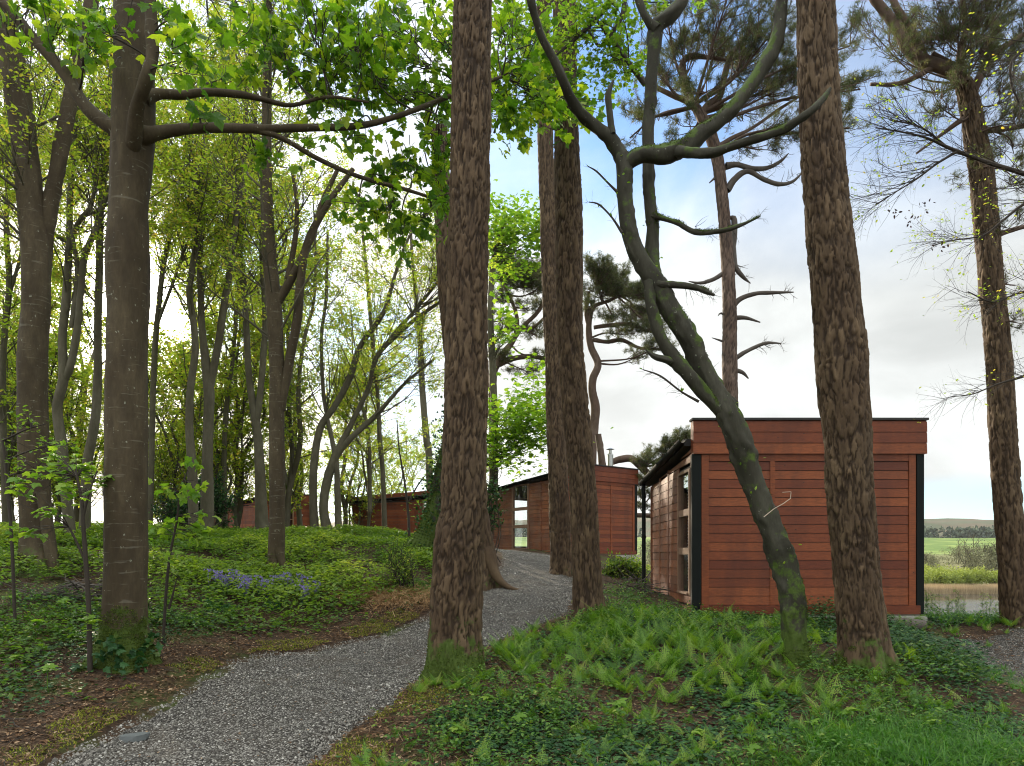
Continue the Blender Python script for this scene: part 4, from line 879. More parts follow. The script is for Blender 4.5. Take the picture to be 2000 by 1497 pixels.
# bright lime maple beside and behind the central pine
def lime_tree():
    p = px_poly([(962,1010,9),(964,920,8),(966,820,7),(962,720,7),(958,600,6),(965,500,5),(985,430,3)], 30)
    t, C = tree('lime_green_maple', 'bright lime green maple behind the cabin at the end of the path', p, M_FARBARK, ns=14, step=.15, seed=80, flare=.2)
    rg = np.random.default_rng(81); G = Geo(); g = Geo()
    for (px, py, sx, sy, n, Yc) in ((1010,800,45,30,900,29),(1000,860,50,25,1000,29),(1040,840,30,35,700,28.5),(975,890,25,15,250,28.5),(1005,450,38,28,900,30),(975,480,25,30,400,30),(1045,470,16,22,260,30),(1000,420,25,12,200,30),(985,620,18,20,120,29.5),(985,655,20,14,100,29.5),(900,870,30,60,400,31)):
        c = at(px, py, Yc); q = C[np.abs(C[:, 2] - c[2] + 1.0).argmin()]
        ends = c + rg.normal(size=(26, 3)) * np.array([sx * Yc / F, .9, sy * Yc / F]); m = (q + c) / 2
        for e in ends[:14]:
            pts, _ = catmull(np.array([q, m + rg.normal(size=3) * .15, e]), 8); batch_tubes(G, pts[None], [.02], [.006], 4, crack=.7)
        k = rg.integers(0, 26, n); P = ends[k] + rg.normal(size=(n, 3)) * np.array([sx * Yc / F, .7, sy * Yc / F]) * .45
        leaves(g, *L_MAPLE, P, .20, rg, flat=.65, droop=.3)
    G.build('branches', M_FARBARK, t, True); g.build('foliage', M_LIME, t)
lime_tree()
def upper_lime():
    # small leaved tree whose crown shows at the top, between the pines
    p = px_poly([(1270,1040,12),(1262,900,10),(1245,600,9),(1235,420,8),(1225,300,7),(1190,180,6),(1150,80,5)], 40)
    rg = np.random.default_rng(85)
    t = thing('leaning_field_maple', 'small leaved lime green branches hanging in from the top between the pines', 'tree', tuple(at(1190, -250, 10.5)))
    G = Geo(); g = Geo()
    st = [px_poly(s, 10.5) for s in ([(1300,-160,8),(1240,-60,7),(1180,20,5),(1130,70,4),(1085,110,2)], [(1225,-60,6),(1215,30,4),(1190,70,4),(1170,90,3),(1150,60,2)], [(1260,165,6),(1240,140,5),(1205,90,4),(1190,75,4),(1165,40,3),(1120,10,3)], [(1100,-60,4),(1060,40,3),(1020,70,2)], [(985,-60,5),(1000,60,3),(990,170,2.5),(965,260,2)])]
    for s in st: trunk(G, s, 'smooth', 8, .06, 0, 3)
    B1, B2, B3 = twigs_on(G, [s[:, :3] for s in st], 70, .9, .010, 420, .4, 900, .2, .1, .1, 1, rg)
    P, d = along(B3, 4200, .1, 1, .03, rg); leaves(g, *L_MAPLE, P, .058, rg, .6, .3, heading=d)
    G.build('branches', M_TWIG, t, True); g.build('foliage', M_LIME, t)
upper_lime()

# ------------------------------------------------------------------ pines
def needles(t, pads, C, Y, seed, size=.16, tm=L_TUFT, mat=None, limbr=.05, name='foliage', depth=.8, dens=1.0):
    """pads: (px, py, rx px, ry px, n) tufted masses joined to the stem curve C by limbs"""
    rg = np.random.default_rng(seed); G = Geo(); g = Geo()
    for (px, py, rx, ry, n) in pads:
        Yp = Y + rg.uniform(-depth, depth); c = at(px, py, Yp); sx, sz = rx * Yp / F, ry * Yp / F
        q = C[((C - c) ** 2 * (1, 1, 1.5)).sum(1).argmin()]
        e0 = c + np.array([0, 0, -sz * .5]); mid = (q + e0) / 2 + rg.normal(size=3) * .12 * np.linalg.norm(q - c) ** .5
        main, _ = catmull(np.array([q, mid, e0]), 12); batch_tubes(G, main[None], [limbr], [limbr * .35], 7, crack=.7)
        n = int(n * dens); m = max(5, n // 22); ends = c + np.clip(rg.normal(size=(m, 3)), -1.6, 1.6) * np.array([sx * .68, max(sx * .6, .4), sz * .55])
        a = main[rg.integers(5, 12, m)]; B = []
        for s, e in zip(a, ends): B.append(catmull(np.array([s, (s + e) / 2 + rg.normal(size=3) * .1 * sx + (0, 0, -.04), e]), 8)[0])
        B = np.array(B); batch_tubes(G, B, np.full(m, limbr * .3), np.full(m, limbr * .1), 4, crack=.7)
        pp, d, tt, ii = spawn(B, n // 3, .35, 1, (.4, 1.0), rg); S = batch_curves(pp, nrm(d + (0, 0, .3)), np.full(len(pp), sx * .3 + .12), 4, .3, .3, rg); batch_tubes(G, S, np.full(len(pp), .007), np.full(len(pp), .003), 3, crack=.7)
        P, d = along(S, n, .3, 1, .04, rg); leaves(g, *tm, P, size, rg, flat=.25, droop=-.5, heading=d)
    G.build('branches', mat or M_PINELIMB, t, True); g.build(name, M_NEEDLE, t)
# pine behind the nearest cabin, with dead side branches
p6 = px_poly([(1432,1060,15),(1430,950,15),(1427,800,14),(1425,700,14),(1425,600,13),(1420,500,12),(1415,430,11),(1410,380,11),(1403,320,11),(1390,270,11),(1372,232,10),(1356,205,8)], 19); p6[0, 2] = gz(p6[0, 0], 19)
P6, c6 = tree('pine_tree', 'pine with dead side branches rising behind the nearest cabin, right of the crooked mossy tree', p6, M_PINELIMB, kind='plates', ns=48, step=.06, flare=.2, seed=61, moss=.2, disp=.7)
for k, pl in enumerate(([(1358,212,8),(1350,195,7),(1335,160,7),(1332,130,6),(1345,112,6),(1380,112,4),(1420,118,3)], [(1368,225,8),(1385,205,8),(1405,188,7),(1415,150,6),(1425,115,5),(1450,80,4),(1490,40,3)], [(1356,205,7),(1335,195,6),(1310,185,5),(1280,170,4),(1250,150,3)], [(1400,290,6),(1430,270,4),(1470,250,3),(1520,215,3),(1560,190,2)])):
    limb(P6, px_poly(pl, 19), M_PINELIMB, seed=90 + k, ns=10)
for k, pl in enumerate(([(1418,325,7),(1440,322,5),(1470,330,5),(1500,328,4),(1525,315,3),(1540,300,2)], [(1420,372,7),(1435,350,6),(1460,335,5),(1490,350,4),(1520,360,4),(1548,355,3),(1572,332,2)], [(1428,603,6),(1445,585,5),(1475,574,4),(1510,572,3.5),(1550,571,2.5)], [(1430,622,5),(1455,621,4),(1485,630,2.5)], [(1430,705,5),(1452,690,4),(1480,676,3.5),(1500,670,3),(1526,671,2)], [(1430,722,5),(1450,728,4),(1462,740,2.5)], [(1415,532,4),(1395,545,4),(1370,553,3),(1345,550,2)], [(1425,450,5),(1432,480,5),(1436,520,5),(1450,540,4),(1466,554,2)], [(1425,425,3),(1434,430,6),(1434,470,5),(1432,500,3)], [(1420,670,3),(1405,665,2),(1390,660,1.5)], [(1412,340,4),(1400,345,3),(1385,358,2)], [(1420,620,2),(1408,612,2),(1402,618,1)])):
    limb(P6, px_poly(pl, 19), M_DEAD, 'dead_branch', seed=110 + k, ns=8)
def dead_twigs(t, curves, seed, n=60, mat=None, Y=19, L=.4, r=.012):
    rg = np.random.default_rng(seed); G = Geo(); twigs_on(G, curves, n, L, r, n * 2, L * .4, 0, up=.2, lo=.3, rg=rg); G.build('twigs', mat or M_DEAD, t, True)
dead_twigs(P6, [px_poly(s, 19)[:, :3] for s in ([(1440,322,5),(1470,330,5),(1500,328,4),(1540,300,2)], [(1460,335,5),(1490,350,4),(1520,360,4),(1572,332,2)], [(1434,470,5),(1436,520,5),(1466,554,2)], [(1475,574,4),(1510,572,3.5),(1550,571,2.5)], [(1452,690,4),(1480,676,3.5),(1526,671,2)])], 5)
needles(P6, [(1300,130,45,45,420),(1260,200,40,40,260),(1330,60,55,50,520),(1400,60,60,55,620),(1455,110,60,50,620),(1500,50,60,50,620),(1510,160,60,40,520),(1450,210,70,30,380),(1540,230,45,35,320),(1560,120,40,60,420),(1380,160,40,40,300),(1480,280,50,25,200),
             (1340,250,40,30,180),(1230,250,25,40,110),(1300,0,50,40,300),(1420,-20,80,40,420),(1540,0,60,40,400),(1660,60,35,60,420),(1680,150,35,50,420),(1660,230,40,40,260),(1300,290,30,25,60)], c6, 18.6, 62, size=.17, depth=1.0, dens=.72)
# tall pine at the right edge: orange limbs and crown
for k, pl in enumerate(([(1888,172,14),(1862,142,13),(1830,128,12),(1800,118,12),(1775,95,11),(1752,55,10),(1725,20,9),(1700,-15,8),(1680,-70,7)], [(1805,118,9),(1790,80,8),(1765,40,7),(1745,0,6),(1740,-60,5)], [(1890,160,8),(1860,130,7),(1820,105,5)], [(1895,190,9),(1920,140,8),(1945,105,7),(1980,80,5),(2020,55,4)], [(1880,155,9),(1875,110,7),(1885,60,6),(1880,0,5)], [(1830,125,7),(1790,150,5),(1750,165,4),(1700,165,3)], [(1930,470,6),(1960,455,5),(2010,440,4)], [(1925,255,6),(1960,252,5),(2010,245,4)], [(1895,225,6),(1870,240,5),(1830,270,3),(1790,300,2)])):
    limb(P5, px_poly(pl, 12), M_PINELIMB, seed=130 + k, ns=12)
needles(P5, [(1800,40,60,45,600),(1850,60,60,50,700),(1920,40,60,50,800),(1980,90,50,60,700),(1900,110,60,35,550),(1960,180,50,40,450),(1980,280,40,40,320),(1740,90,40,35,260),(1700,40,35,40,260),(1830,190,60,30,300),(1990,340,40,30,260),(1880,-20,90,40,600),(1975,0,50,40,500),
             (1895,330,22,14,90),(1990,430,30,30,200),(1985,540,30,35,180),(1995,620,20,25,110),(1760,150,40,22,160),(1990,220,30,40,260),(1940,230,40,30,200)], c5, 12.0, 63, size=.095, limbr=.018, depth=.7, dens=.7)
# twin topped pine behind the cabin at the end of the path
p7 = px_poly([(1150,1020,12),(1154,900,11),(1158,850,10),(1163,800,9),(1157,765,8),(1158,740,8),(1168,712,7),(1155,680,7),(1150,650,6),(1152,620,5),(1162,598,4),(1190,588,3),(1215,575,2)], 33); p7[0, 2] = gz(p7[0, 0], 33)
P7, c7 = tree('pine_tree', 'twisted flat topped pine behind the flue of the cabin at the path end', p7, M_PINELIMB, ns=20, step=.12, flare=.2, seed=64, moss=.1)
for k, pl in enumerate(([(1160,640,4),(1190,636,4),(1230,634,4),(1262,645,3),(1290,655,2)], [(1158,664,4),(1185,668,4),(1215,665,4),(1250,680,3),(1300,683,2)], [(1150,640,4),(1145,610,4),(1150,570,3)])): limb(P7, px_poly(pl, 33), M_PINELIMB, seed=150 + k, ns=8)
needles(P7, [(1165,520,28,18,800),(1190,540,32,16,800),(1175,565,44,14,1000),(1225,570,44,14,800),(1255,565,26,14,400),(1290,580,20,12,200),(1150,600,20,14,200),(1240,612,40,12,700),(1270,640,36,10,650),(1220,650,30,9,200),(1285,670,28,12,300),(1200,620,34,10,240),(1250,690,30,10,160)], c7, 32.5, 65, size=.2, depth=1.0)
p8 = px_poly([(968,1010,9),(964,930,9),(963,860,8),(962,780,8),(963,730,8),(972,710,7),(985,690,6),(1005,660,5),(1010,625,4),(1000,590,3),(985,560,3)], 34); p8[0, 2] = gz(p8[0, 0], 34)
P8, c8 = tree('pine_tree', 'wide crowned pine behind the path, between the central pine and the dark pine trunks', p8, M_PINELIMB, ns=18, step=.12, flare=.2, seed=66, moss=.1)
for k, pl in enumerate(([(975,712,6),(1005,700,5),(1040,697,5),(1070,702,4)], [(1000,668,5),(1020,640,4),(1050,610,4),(1065,580,3)], [(1008,640,4),(1040,640,3),(1065,620,3)], [(970,715,4),(960,700,3),(945,690,3)])): limb(P8, px_poly(pl, 34), M_PINELIMB, seed=160 + k, ns=8)
needles(P8, [(1000,520,32,12,800),(1035,530,34,12,900),(1020,550,40,12,900),(975,545,22,12,260),(1050,560,22,10,260),(985,580,24,14,260),(1030,600,30,14,260),(1000,640,30,14,220),(1050,650,22,16,260),(975,690,24,12,200),(1030,720,34,12,260),(1060,690,14,14,140),(960,620,20,20,160)], c8, 33.5, 67, size=.2, depth=1.0)
# felled stub and limb above the cabin roof
p9 = px_poly([(1176,960,7),(1176,910,7),(1173,880,6.5),(1168,849,6.5)], 31)
t = thing('tree_stub', 'sawn off upright stub of a pine beside the flue of the cabin', 'tree stub', tuple(at(1176, 1040, 31) * (1, 1, 0) + (0, 0, gz(4, 31))))
limb(t, np.vstack([[p9[0, 0], 31, gz(4, 31), .16], p9]), M_PINELIMB, 'trunk', seed=5, ns=16)
p10 = px_poly([(1420,1060,10),(1400,1000,9),(1340,960,8),(1290,945,7),(1270,930,7),(1250,910,7),(1232,896,7),(1210,898,7),(1196,903,6)], 29); p10[0, 2] = gz(p10[0, 0], 29)
t, c10 = tree('pine_tree', 'low spreading pine with a bent limb reaching over between the two nearer cabins', p10, M_PINELIMB, ns=16, step=.1, flare=.2, seed=68, moss=.1)
needles(t, [(1300,880,34,16,420),(1330,860,28,14,360),(1265,900,22,12,240),(1345,850,20,12,200),(1250,940,18,16,160),(1255,970,16,14,160),(1250,990,18,8,90),(1290,920,24,14,200),(1345,890,24,20,300)], c10, 28.5, 69, size=.18, depth=.6)
# central pine's neighbour, leaning behind it
pb = px_poly([(948,1134,28),(944,1080,23),(930,1000,22),(908,880,20),(888,700,19),(874,560,18),(868,450,17),(862,350,16),(858,250,15)], 14.2); pb[0, 2] = gz(pb[0, 0], 14.2)
PB, cb = tree('pine_tree', 'leaning pine trunk mostly hidden behind the thick central pine, its root running to the gravel', pb, M_PINE, kind='plates', ns=60, step=.05, flare=.4, seed=71, moss=.4)
_b = pb[0, :3]; _rt = []
for dx, dy, dz, rr_ in ((.02, -.12, .75, .12), (.16, -.2, .38, .10), (.30, -.28, .15, .075), (.46, -.34, .04, .05), (.64, -.38, -.01, .035), (.80, -.40, -.05, .02)): _rt.append((_b[0] + dx, _b[1] + dy, gz(_b[0] + dx, _b[1] + dy) + dz, rr_))
limb(PB, np.array(_rt), M_PINE, 'root', seed=72, ns=12)
pi = px_poly([(822,1078,26),(835,1040,20),(850,985,16),(862,930,15),(880,850,13),(895,760,12)], 17); pi[0, 2] = gz(pi[0, 0], 17)
MOSSPTS.clear()
PI_, ci = tree('ivy_clad_tree', 'mossy leaning tree foot left of the central pine, above the bank', pi, M_MOSSY, ns=24, step=.06, flare=.5, seed=73, moss=1.2, mossside=.9)
fuzz(PI_, 9000, .5, .03)
rgl = np.random.default_rng(74); gi = Geo(); Pq = ci[rgl.integers(4, len(ci), 2600)] + rgl.normal(size=(2600, 3)) * .17; leaves(gi, *L_IVY, Pq, .07, rgl, .3, .5); gi.build('ivy', M_IVY, PI_)
# fine bare twigs on the crooked tree
dead_twigs(M1, [px_poly(s, 8.3)[:, :3] for s in ([(1155,240,1),(1099,155,1),(1045,32,1)], [(1310,290,1),(1400,240,1),(1500,115,1)], [(1295,427,1),(1407,451,1),(1483,424,1)], [(1312,557,1),(1396,577,1)], [(1225,420,1),(1257,517,1),(1341,657,1),(1395,762,1)], [(1380,300,1),(1525,255,1),(1620,175,1)])], 8, 130, M_TWIG, L=.22, r=.004)
def long_twigs():
    G = Geo(); g = Geo(); rg = np.random.default_rng(9)
    S = [[(1215,455,3),(1195,425,2),(1170,400,2),(1150,395,1)], [(1205,375,3),(1185,355,2),(1165,335,2),(1148,325,1)], [(1365,785,3),(1330,765,2),(1290,735,2),(1255,722,1)]]
    C = [px_poly(s, 8.2)[:, :3] for s in S]
    for s in S: trunk(G, px_poly(s, 8.2), 'smooth', 6, .03, 0, 1)
    twigs_on(G, C, 40, .16, .003, 40, .07, 0, up=.1, lo=.2, rg=rg)
    G.build('long_twigs', M_TWIG, M1, True); G = Geo()
    q = px_poly([(1492,1010,1.0),(1512,994,.9),(1530,984,.9),(1544,974,.8),(1545,961,.7),(1528,962,.6)], 8.2)
    for a, b in zip(q[:-1], q[1:]): batch_tubes(G, np.array([[a[:3], b[:3]]]), [a[3]], [b[3]], 6, crack=1)
    G.build('pale_twig', M_PALE, M1)
    P = np.concatenate([c[rg.integers(0, len(c), 6)] for c in C[:3]] + [cm[rg.integers(20, len(cm), 60)] + rg.normal(size=(60, 3)) * .12]); leaves(g, *L_OVAL, P, .045, rg, .5, .3); g.build('foliage', M_LIME, M1)
long_twigs()
# beech boughs reaching in from the right
def beech(label, stems, Y, n1, n2, n3, nl, seed, L1=.9, bias=(-.5, 0, -.05), buds=0):
    t = thing('beech_bough', label, 'branch', tuple(at(*stems[0][0][:2], Y))); rg = np.random.default_rng(seed); G = Geo(); g = Geo()
    stems = [[(a, b, c * .55) for a, b, c in s] for s in stems]
    for k, s in enumerate(stems): trunk(G, px_poly(s, Y), 'smooth', 9, .05, 0, seed + k)
    B1, B2, B3 = twigs_on(G, [px_poly(s, Y)[:, :3] for s in stems], n1, L1, .0075, n2, .42, n3, .18, .1, .15, 1, rg, (.3, .8), 8, .25, bias=bias)
    G.build('twigs', M_TWIG, t, True); P, d = along(B3, nl, .3, 1, .02, rg); leaves(g, *L_OVAL, P, .042, rg, .6, .2, heading=d); g.build('foliage', M_SPRING, t)
    if buds:
        g = Geo()
        for (px, py, n) in ((1805,405,10),(1750,410,10),(1780,425,8),(1815,475,5),(1840,478,4),(1790,420,6)):
            leaves(g, *L_OVAL, at(px, py, Y) + rg.normal(size=(n, 3)) * .05, .045, rg, .2, .8)
        g.build('withered_leaves', M_BUD, t)
beech('nearly bare beech bough with budding twigs, uppermost of three at the right edge', [[(2120,380,9),(2000,340,8),(1930,318,7),(1860,292,6),(1810,270,4),(1760,258,3),(1710,250,2)], [(1870,296,5),(1830,320,4),(1790,350,3),(1750,375,2),(1710,400,1.5)], [(1855,292,4),(1800,250,3),(1740,235,2)], [(2080,60,6),(1985,110,5),(1975,160,4),(1990,200,3)]], 9.0, 90, 420, 1100, 420, 301, buds=1)
beech('low beech bough with pale buds hanging over the lake at the right edge', [[(2100,700,6),(2000,735,5),(1950,750,3),(1900,770,2),(1860,775,1.5)]], 9.5, 16, 70, 160, 40, 302, L1=.4)
beech('middle beech bough with scattered green leaves at the right edge', [[(2100,380,6),(2010,395,5),(1960,430,4),(1920,460,3),(1860,470,2),(1820,480,1.5)], [(2090,560,5),(2000,570,4),(1940,590,3),(1890,570,2)]], 9.8, 46, 190, 420, 420, 303, L1=.7)

# ------------------------------------------------------------------ saplings
def sapling(label, stems, clusters, Y, seed, tmpl=L_MAPLE, size=.11, mat=None, droop=.5, leafmat_=None, flat=.65):
    rg = np.random.default_rng(seed); p = [px_poly(s, Y) for s in stems]; p[0][0, 2] = gz(p[0][0, 0], Y) - .03
    t = thing('sapling', label, 'sapling', tuple(p[0][0, :3])); G = Geo(); g = Geo()
    for k, q in enumerate(p): trunk(G, q, 'smooth', 8, .04, 0, seed + k)
    allp = np.concatenate([catmull(q[:, :3], 30)[0] for q in p])
    for (px, py, sp, n) in clusters:
        n = int(n * 1.9)
        c = at(px, py, Y + rg.uniform(-.25, .25)); q = allp[((allp - c) ** 2 * (1, 1, .6)).sum(1).argmin()]
        ends = c + rg.normal(size=(max(2, n // 3), 3)) * sp * Y / F * np.array([.6, .5, .35])
        for e in ends: batch_tubes(G, catmull(np.array([q, (q + e) / 2 + (0, 0, .03), e]), 7)[0][None], [.005], [.002], 4)
        P = ends[rg.integers(0, len(ends), n)] + rg.normal(size=(n, 3)) * .035; leaves(g, *tmpl, P, size, rg, flat, droop)
    G.build('stem', mat or M_TWIG, t, True); g.build('foliage', leafmat_ or M_LIME, t); return t
sapling('dark stemmed sycamore sapling with large leaves, just left of the large sycamore', [[(176,1262,5),(173,1180,4.5),(168,1100,4.5),(163,1030,4),(160,980,3),(150,930,2.5)], [(166,1095,3),(150,1060,2.5),(135,1030,2)], [(162,1010,3),(175,960,2),(190,920,1.5)]],
        [(130,930,45,14),(90,930,40,10),(160,905,40,12),(150,960,35,10),(110,1000,30,7),(60,940,30,8),(185,940,25,6),(130,890,30,8),(20,960,30,6),(40,1040,28,8),(165,1210,20,5)], 7.6, 401, size=.105, droop=.35)
sapling('slim sycamore sapling with drooping yellow green leaves, right of the large sycamore', [[(318,1190,3),(325,1150,3),(333,1080,2.5),(345,1020,2),(352,960,2),(362,930,1.5)], [(330,1190,2.5),(338,1160,2),(345,1130,1)]],
        [(345,960,30,9),(375,950,25,7),(365,1010,35,12),(330,1020,22,6),(385,1035,25,9),(395,1050,18,5),(350,1050,25,6),(315,1030,22,5),(370,920,20,5),(340,1090,25,5)], 8.8, 402, size=.10, droop=.9, flat=.4)
sapling('beech sapling with layered pale yellow leaves in front of the forked sycamore', [[(30,1130,3),(22,1040,3),(15,960,3),(10,900,2.5),(5,860,2)], [(12,900,2),(60,880,1.5),(120,865,1)], [(8,860,2),(50,840,1.5),(90,828,1)], [(15,930,2),(80,915,1.5),(150,905,1)]],
        [(40,830,25,16),(75,828,22,16),(30,870,25,14),(80,872,30,18),(120,868,25,14),(150,875,20,8),(20,915,25,12),(70,905,30,14)], 9.0, 403, L_OVAL, .065, droop=.3)
sapling('thin leafy sapling standing in front of the dark red cabin, left of the central pine', [[(800,1068,3),(797,1000,2.5),(790,940,2),(780,880,1.5),(775,820,1)], [(796,985,2),(815,950,1.5),(830,930,1)]],
        [(790,960,18,8),(800,1000,18,8),(825,945,20,8),(780,900,16,6),(815,980,20,8),(790,870,18,6)], 19, 404, L_OVAL, .12, droop=.3)
# dark bush left of the farthest cabin, and holly beside the cabin roof
def bush(label, cl, Y, seed, mat, size=.07, tmpl=L_OVAL, name='bush', foot=None):
    rg = np.random.default_rng(seed); c0 = at(*(foot or cl[0][:2]), Y); z = gz(c0[0], Y); t = thing(name, label, 'bush', (c0[0], Y, z)); G = Geo(); g = Geo()
    for (px, py, rx, ry, n) in cl:
        c = at(px, py, Y); m = max(4, n // 40); ends = c + np.clip(rg.normal(size=(m, 3)), -1.8, 1.8) * np.array([rx * Y / F * .6, rx * Y / F * .5, ry * Y / F * .55]); b = np.array([c0[0], Y, z - .05]) + rg.normal(size=(m, 3)) * (.12, .12, 0)
        B = np.array([catmull(np.array([s, (s * .5 + e * .5) + rg.normal(size=3) * .1, e]), 9)[0] for s, e in zip(b, ends)]); batch_tubes(G, B, np.full(m, .014), np.full(m, .004), 4)
        pp, d, tt, ii = spawn(B, n // 5 + 2, .45, 1, (.4, 1.1), rg); S = batch_curves(pp, d, np.full(len(pp), .25), 4, .3, .1, rg); batch_tubes(G, S, np.full(len(pp), .004), np.full(len(pp), .002), 3)
        P, d = along(S, n, .1, 1, .05, rg); leaves(g, *tmpl, P, size, rg, .4, .2, heading=d)
    G.build('stems', M_TWIG, t, True); g.build('foliage', mat, t); return t
bush('dark evergreen bush around the feet of the forked trunks, left of the farthest cabin', [(400,980,55,45,1500),(360,1000,40,30,700),(440,960,40,30,600),(330,990,40,30,500),(420,930,30,40,500)], 19.5, 501, M_IVY, .09, foot=(395, 1040))
bush('dark holly sprig beside the low roof end of the cabin at the path end', [(955,945,14,14,260),(962,965,12,16,240),(950,985,10,12,120)], 17, 502, M_IVY, .09, name='holly', foot=(950, 1080))
bush('low yellow green bush left of the farthest cabin behind the sycamore sapling', [(330,900,60,40,1200),(300,960,50,30,700),(350,860,50,40,700)], 22, 503, M_SPRING, .10, foot=(325, 1030))
bush('fresh green bush on the verge between the cabins', [(1225,1110,26,14,900),(1195,1105,22,14,700),(1250,1120,16,12,500),(1212,1130,26,10,500)], 17.5, 504, M_BANK, .07, foot=(1222, 1140))
bush('rounded light green shrub at the right foot of the bank, beside the central pine', [(782,1085,22,28,700),(788,1120,16,22,300)], 13.5, 505, M_BANK, .05, foot=(785, 1140))

# ------------------------------------------------------------------ undergrowth
def scatter(n, x0, x1, y0, y1, dens, rg):
    x = rg.uniform(x0, x1, n); y = rg.uniform(y0, y1, n); k = rg.uniform(0, 1, n) < dens(x, y); return x[k], y[k]
def inD(x, y): return (x > 2.85) & (x < 7.15) & (y > 12.05) & (y < 16.4)
def undergrowth():
    rg = np.random.default_rng(21)
    # leaf litter and needles
    G = Geo()
    x, y = scatter(170000, -13, 9.5, 3.5, 19, lambda x, y: np.clip(1.4 - y / 16, .15, 1) * (path_dist(x, y) > .0) * ~inD(x, y), rg)
    k = rg.uniform(0, 1, len(x)) < .5; z = ground(x, y)
    leaves(G, *L_OVAL, np.stack([x, y, z + .012], -1)[k], .042, rg, .8, 0)
    N_T = (np.array([(0, -.014, 0), (0, .014, 0), (.5, .014, .05), (.5, -.014, .05), (1, .006, 0), (1, -.006, 0)]), [np.array([(0, 1, 2, 3), (3, 2, 4, 5)])])
    leaves(G, *N_T, np.stack([x, y, z + .012], -1)[~k], .12, rg, .75, 0)
    x, y = scatter(170000, -9.5, 3, 4, 12.5, lambda x, y: (path_dist(x, y) > .0) * np.exp(-path_dist(x, y) / 1.6) * (.35 + fb2(x, y, 1.7, 3, 17)), rg); k = rg.uniform(0, 1, len(x)) < .45; z = ground(x, y)
    leaves(G, *L_OVAL, np.stack([x, y, z + .014], -1)[k], .040, rg, .7, 0); leaves(G, *N_T, np.stack([x, y, z + .014], -1)[~k], .10, rg, .7, 0)
    # a few on the gravel too
    x, y = scatter(2600, -5, 3, 4, 16, lambda x, y: (path_dist(x, y) <= 0) * 1.0, rg); leaves(G, *L_OVAL, np.stack([x, y, ground(x, y) + .02], -1), .03, rg, .85, 0)
    tag(G.build('leaf_litter', M_DRY), kind='stuff')
    # twigs lying about
    G = Geo(); x, y = scatter(900, -9, 6, 4, 13, lambda x, y: (path_dist(x, y) > .05) * ~inD(x, y) * 1.0, rg); P0 = np.stack([x, y, ground(x, y) + .015], -1); a = rg.uniform(0, 6.28, len(x))
    B = batch_curves(P0, np.stack([np.cos(a), np.sin(a), a * 0], -1), rg.uniform(.1, .6, len(x)), 6, .3, 0, rg); B[..., 2] = ground(B[..., 0], B[..., 1]) + .018; batch_tubes(G, B, rg.uniform(.002, .007, len(x)), np.full(len(x), .002), 5)
    tag(G.build('fallen_twigs', M_DEAD), kind='stuff')
    # leafy carpet on the bank
    G = Geo(); S = Geo()
    def bank(x, y):
        d = path_dist(x, y); c = fb2(x, y, .9, 3, 41); e = sstep(.35, 1.6, d)
        far = sstep(9.5, 12.5, y + x * .1); return np.clip((sstep(.30, .55, c) * .85 + .15 * far) * e * (.45 + .55 * far), 0, 1)
    x, y = scatter(64000, -15.5, -.9, 6.5, 23, bank, rg); hgt = (fb2(x, y, .7, 3, 42) ** 1.2) * .55 * (.35 + .65 * sstep(9, 13, y)) * (1 - .35 * sstep(16, 19, y)) * sstep(.2, 1.8, path_dist(x, y)); z = ground(x, y)
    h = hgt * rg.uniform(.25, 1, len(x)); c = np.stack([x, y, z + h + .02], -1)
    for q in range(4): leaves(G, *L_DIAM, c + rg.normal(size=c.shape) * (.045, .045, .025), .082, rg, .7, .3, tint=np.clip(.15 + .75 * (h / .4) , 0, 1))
    ks = rg.uniform(0, 1, len(x)) < .3; st = np.stack([np.stack([x, y, z], -1)[ks], c[ks]], 1); batch_tubes(S, st, np.full(ks.sum(), .0025), np.full(ks.sum(), .0015), 3)
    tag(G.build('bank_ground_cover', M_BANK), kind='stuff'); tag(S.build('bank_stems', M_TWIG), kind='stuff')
    # ivy carpet, right foreground and left foreground
    G = Geo(); x, y = scatter(120000, -1.9, 9.8, 4.4, 13.8, lambda x, y: sstep(.15, .8, path_dist(x, y)) * sstep(.05, .5, path_dist(x, y, _pc2)) * np.clip(.10 + sstep(.40, .56, fb2(x, y, .9, 3, 51)) + sstep(3.9, 4.8, x) * sstep(7, 8, y), 0, 1) * ~inD(x, y), rg)
    mound = sstep(4.2, 5.2, x) * (1 - sstep(5.6, 6.6, x)) * sstep(7.2, 8.2, y) * .34
    z = ground(x, y) + .02 + mound * rg.uniform(.2, 1, len(x)) + rg.uniform(0, .09, len(x)) * fb2(x, y, 1.5, 2, 52)
    leaves(G, *L_IVY, np.stack([x, y, z], -1), .052, rg, .72, .15)
    x, y = scatter(26000, -9, -2.6, 5, 10.5, lambda x, y: sstep(.5, 1.6, path_dist(x, y)) * sstep(.42, .6, fb2(x, y, .8, 3, 53)) * .8, rg)
    z = ground(x, y) + .02 + rg.uniform(0, .1, len(x)); leaves(G, *L_IVY, np.stack([x, y, z], -1), .05, rg, .7, .15)
    tag(G.build('ivy_carpet', M_IVY), kind='stuff')
    # light weeds among ivy
    G = Geo(); x, y = scatter(34000, -1.8, 9.6, 4.4, 13.8, lambda x, y: sstep(.2, .9, path_dist(x, y)) * sstep(.05, .5, path_dist(x, y, _pc2)) * (.08 + .7 * sstep(.46, .62, fb2(x, y, 1.1, 3, 61)) + .5 * (y > 11.2) * (x > 6.8)) * ~inD(x, y), rg)
    x2, y2 = scatter(9000, -9, -2.6, 5, 10.5, lambda x, y: sstep(.5, 1.4, path_dist(x, y)) * sstep(.46, .6, fb2(x, y, .9, 3, 62)) * .8, rg); x = np.append(x, x2); y = np.append(y, y2)
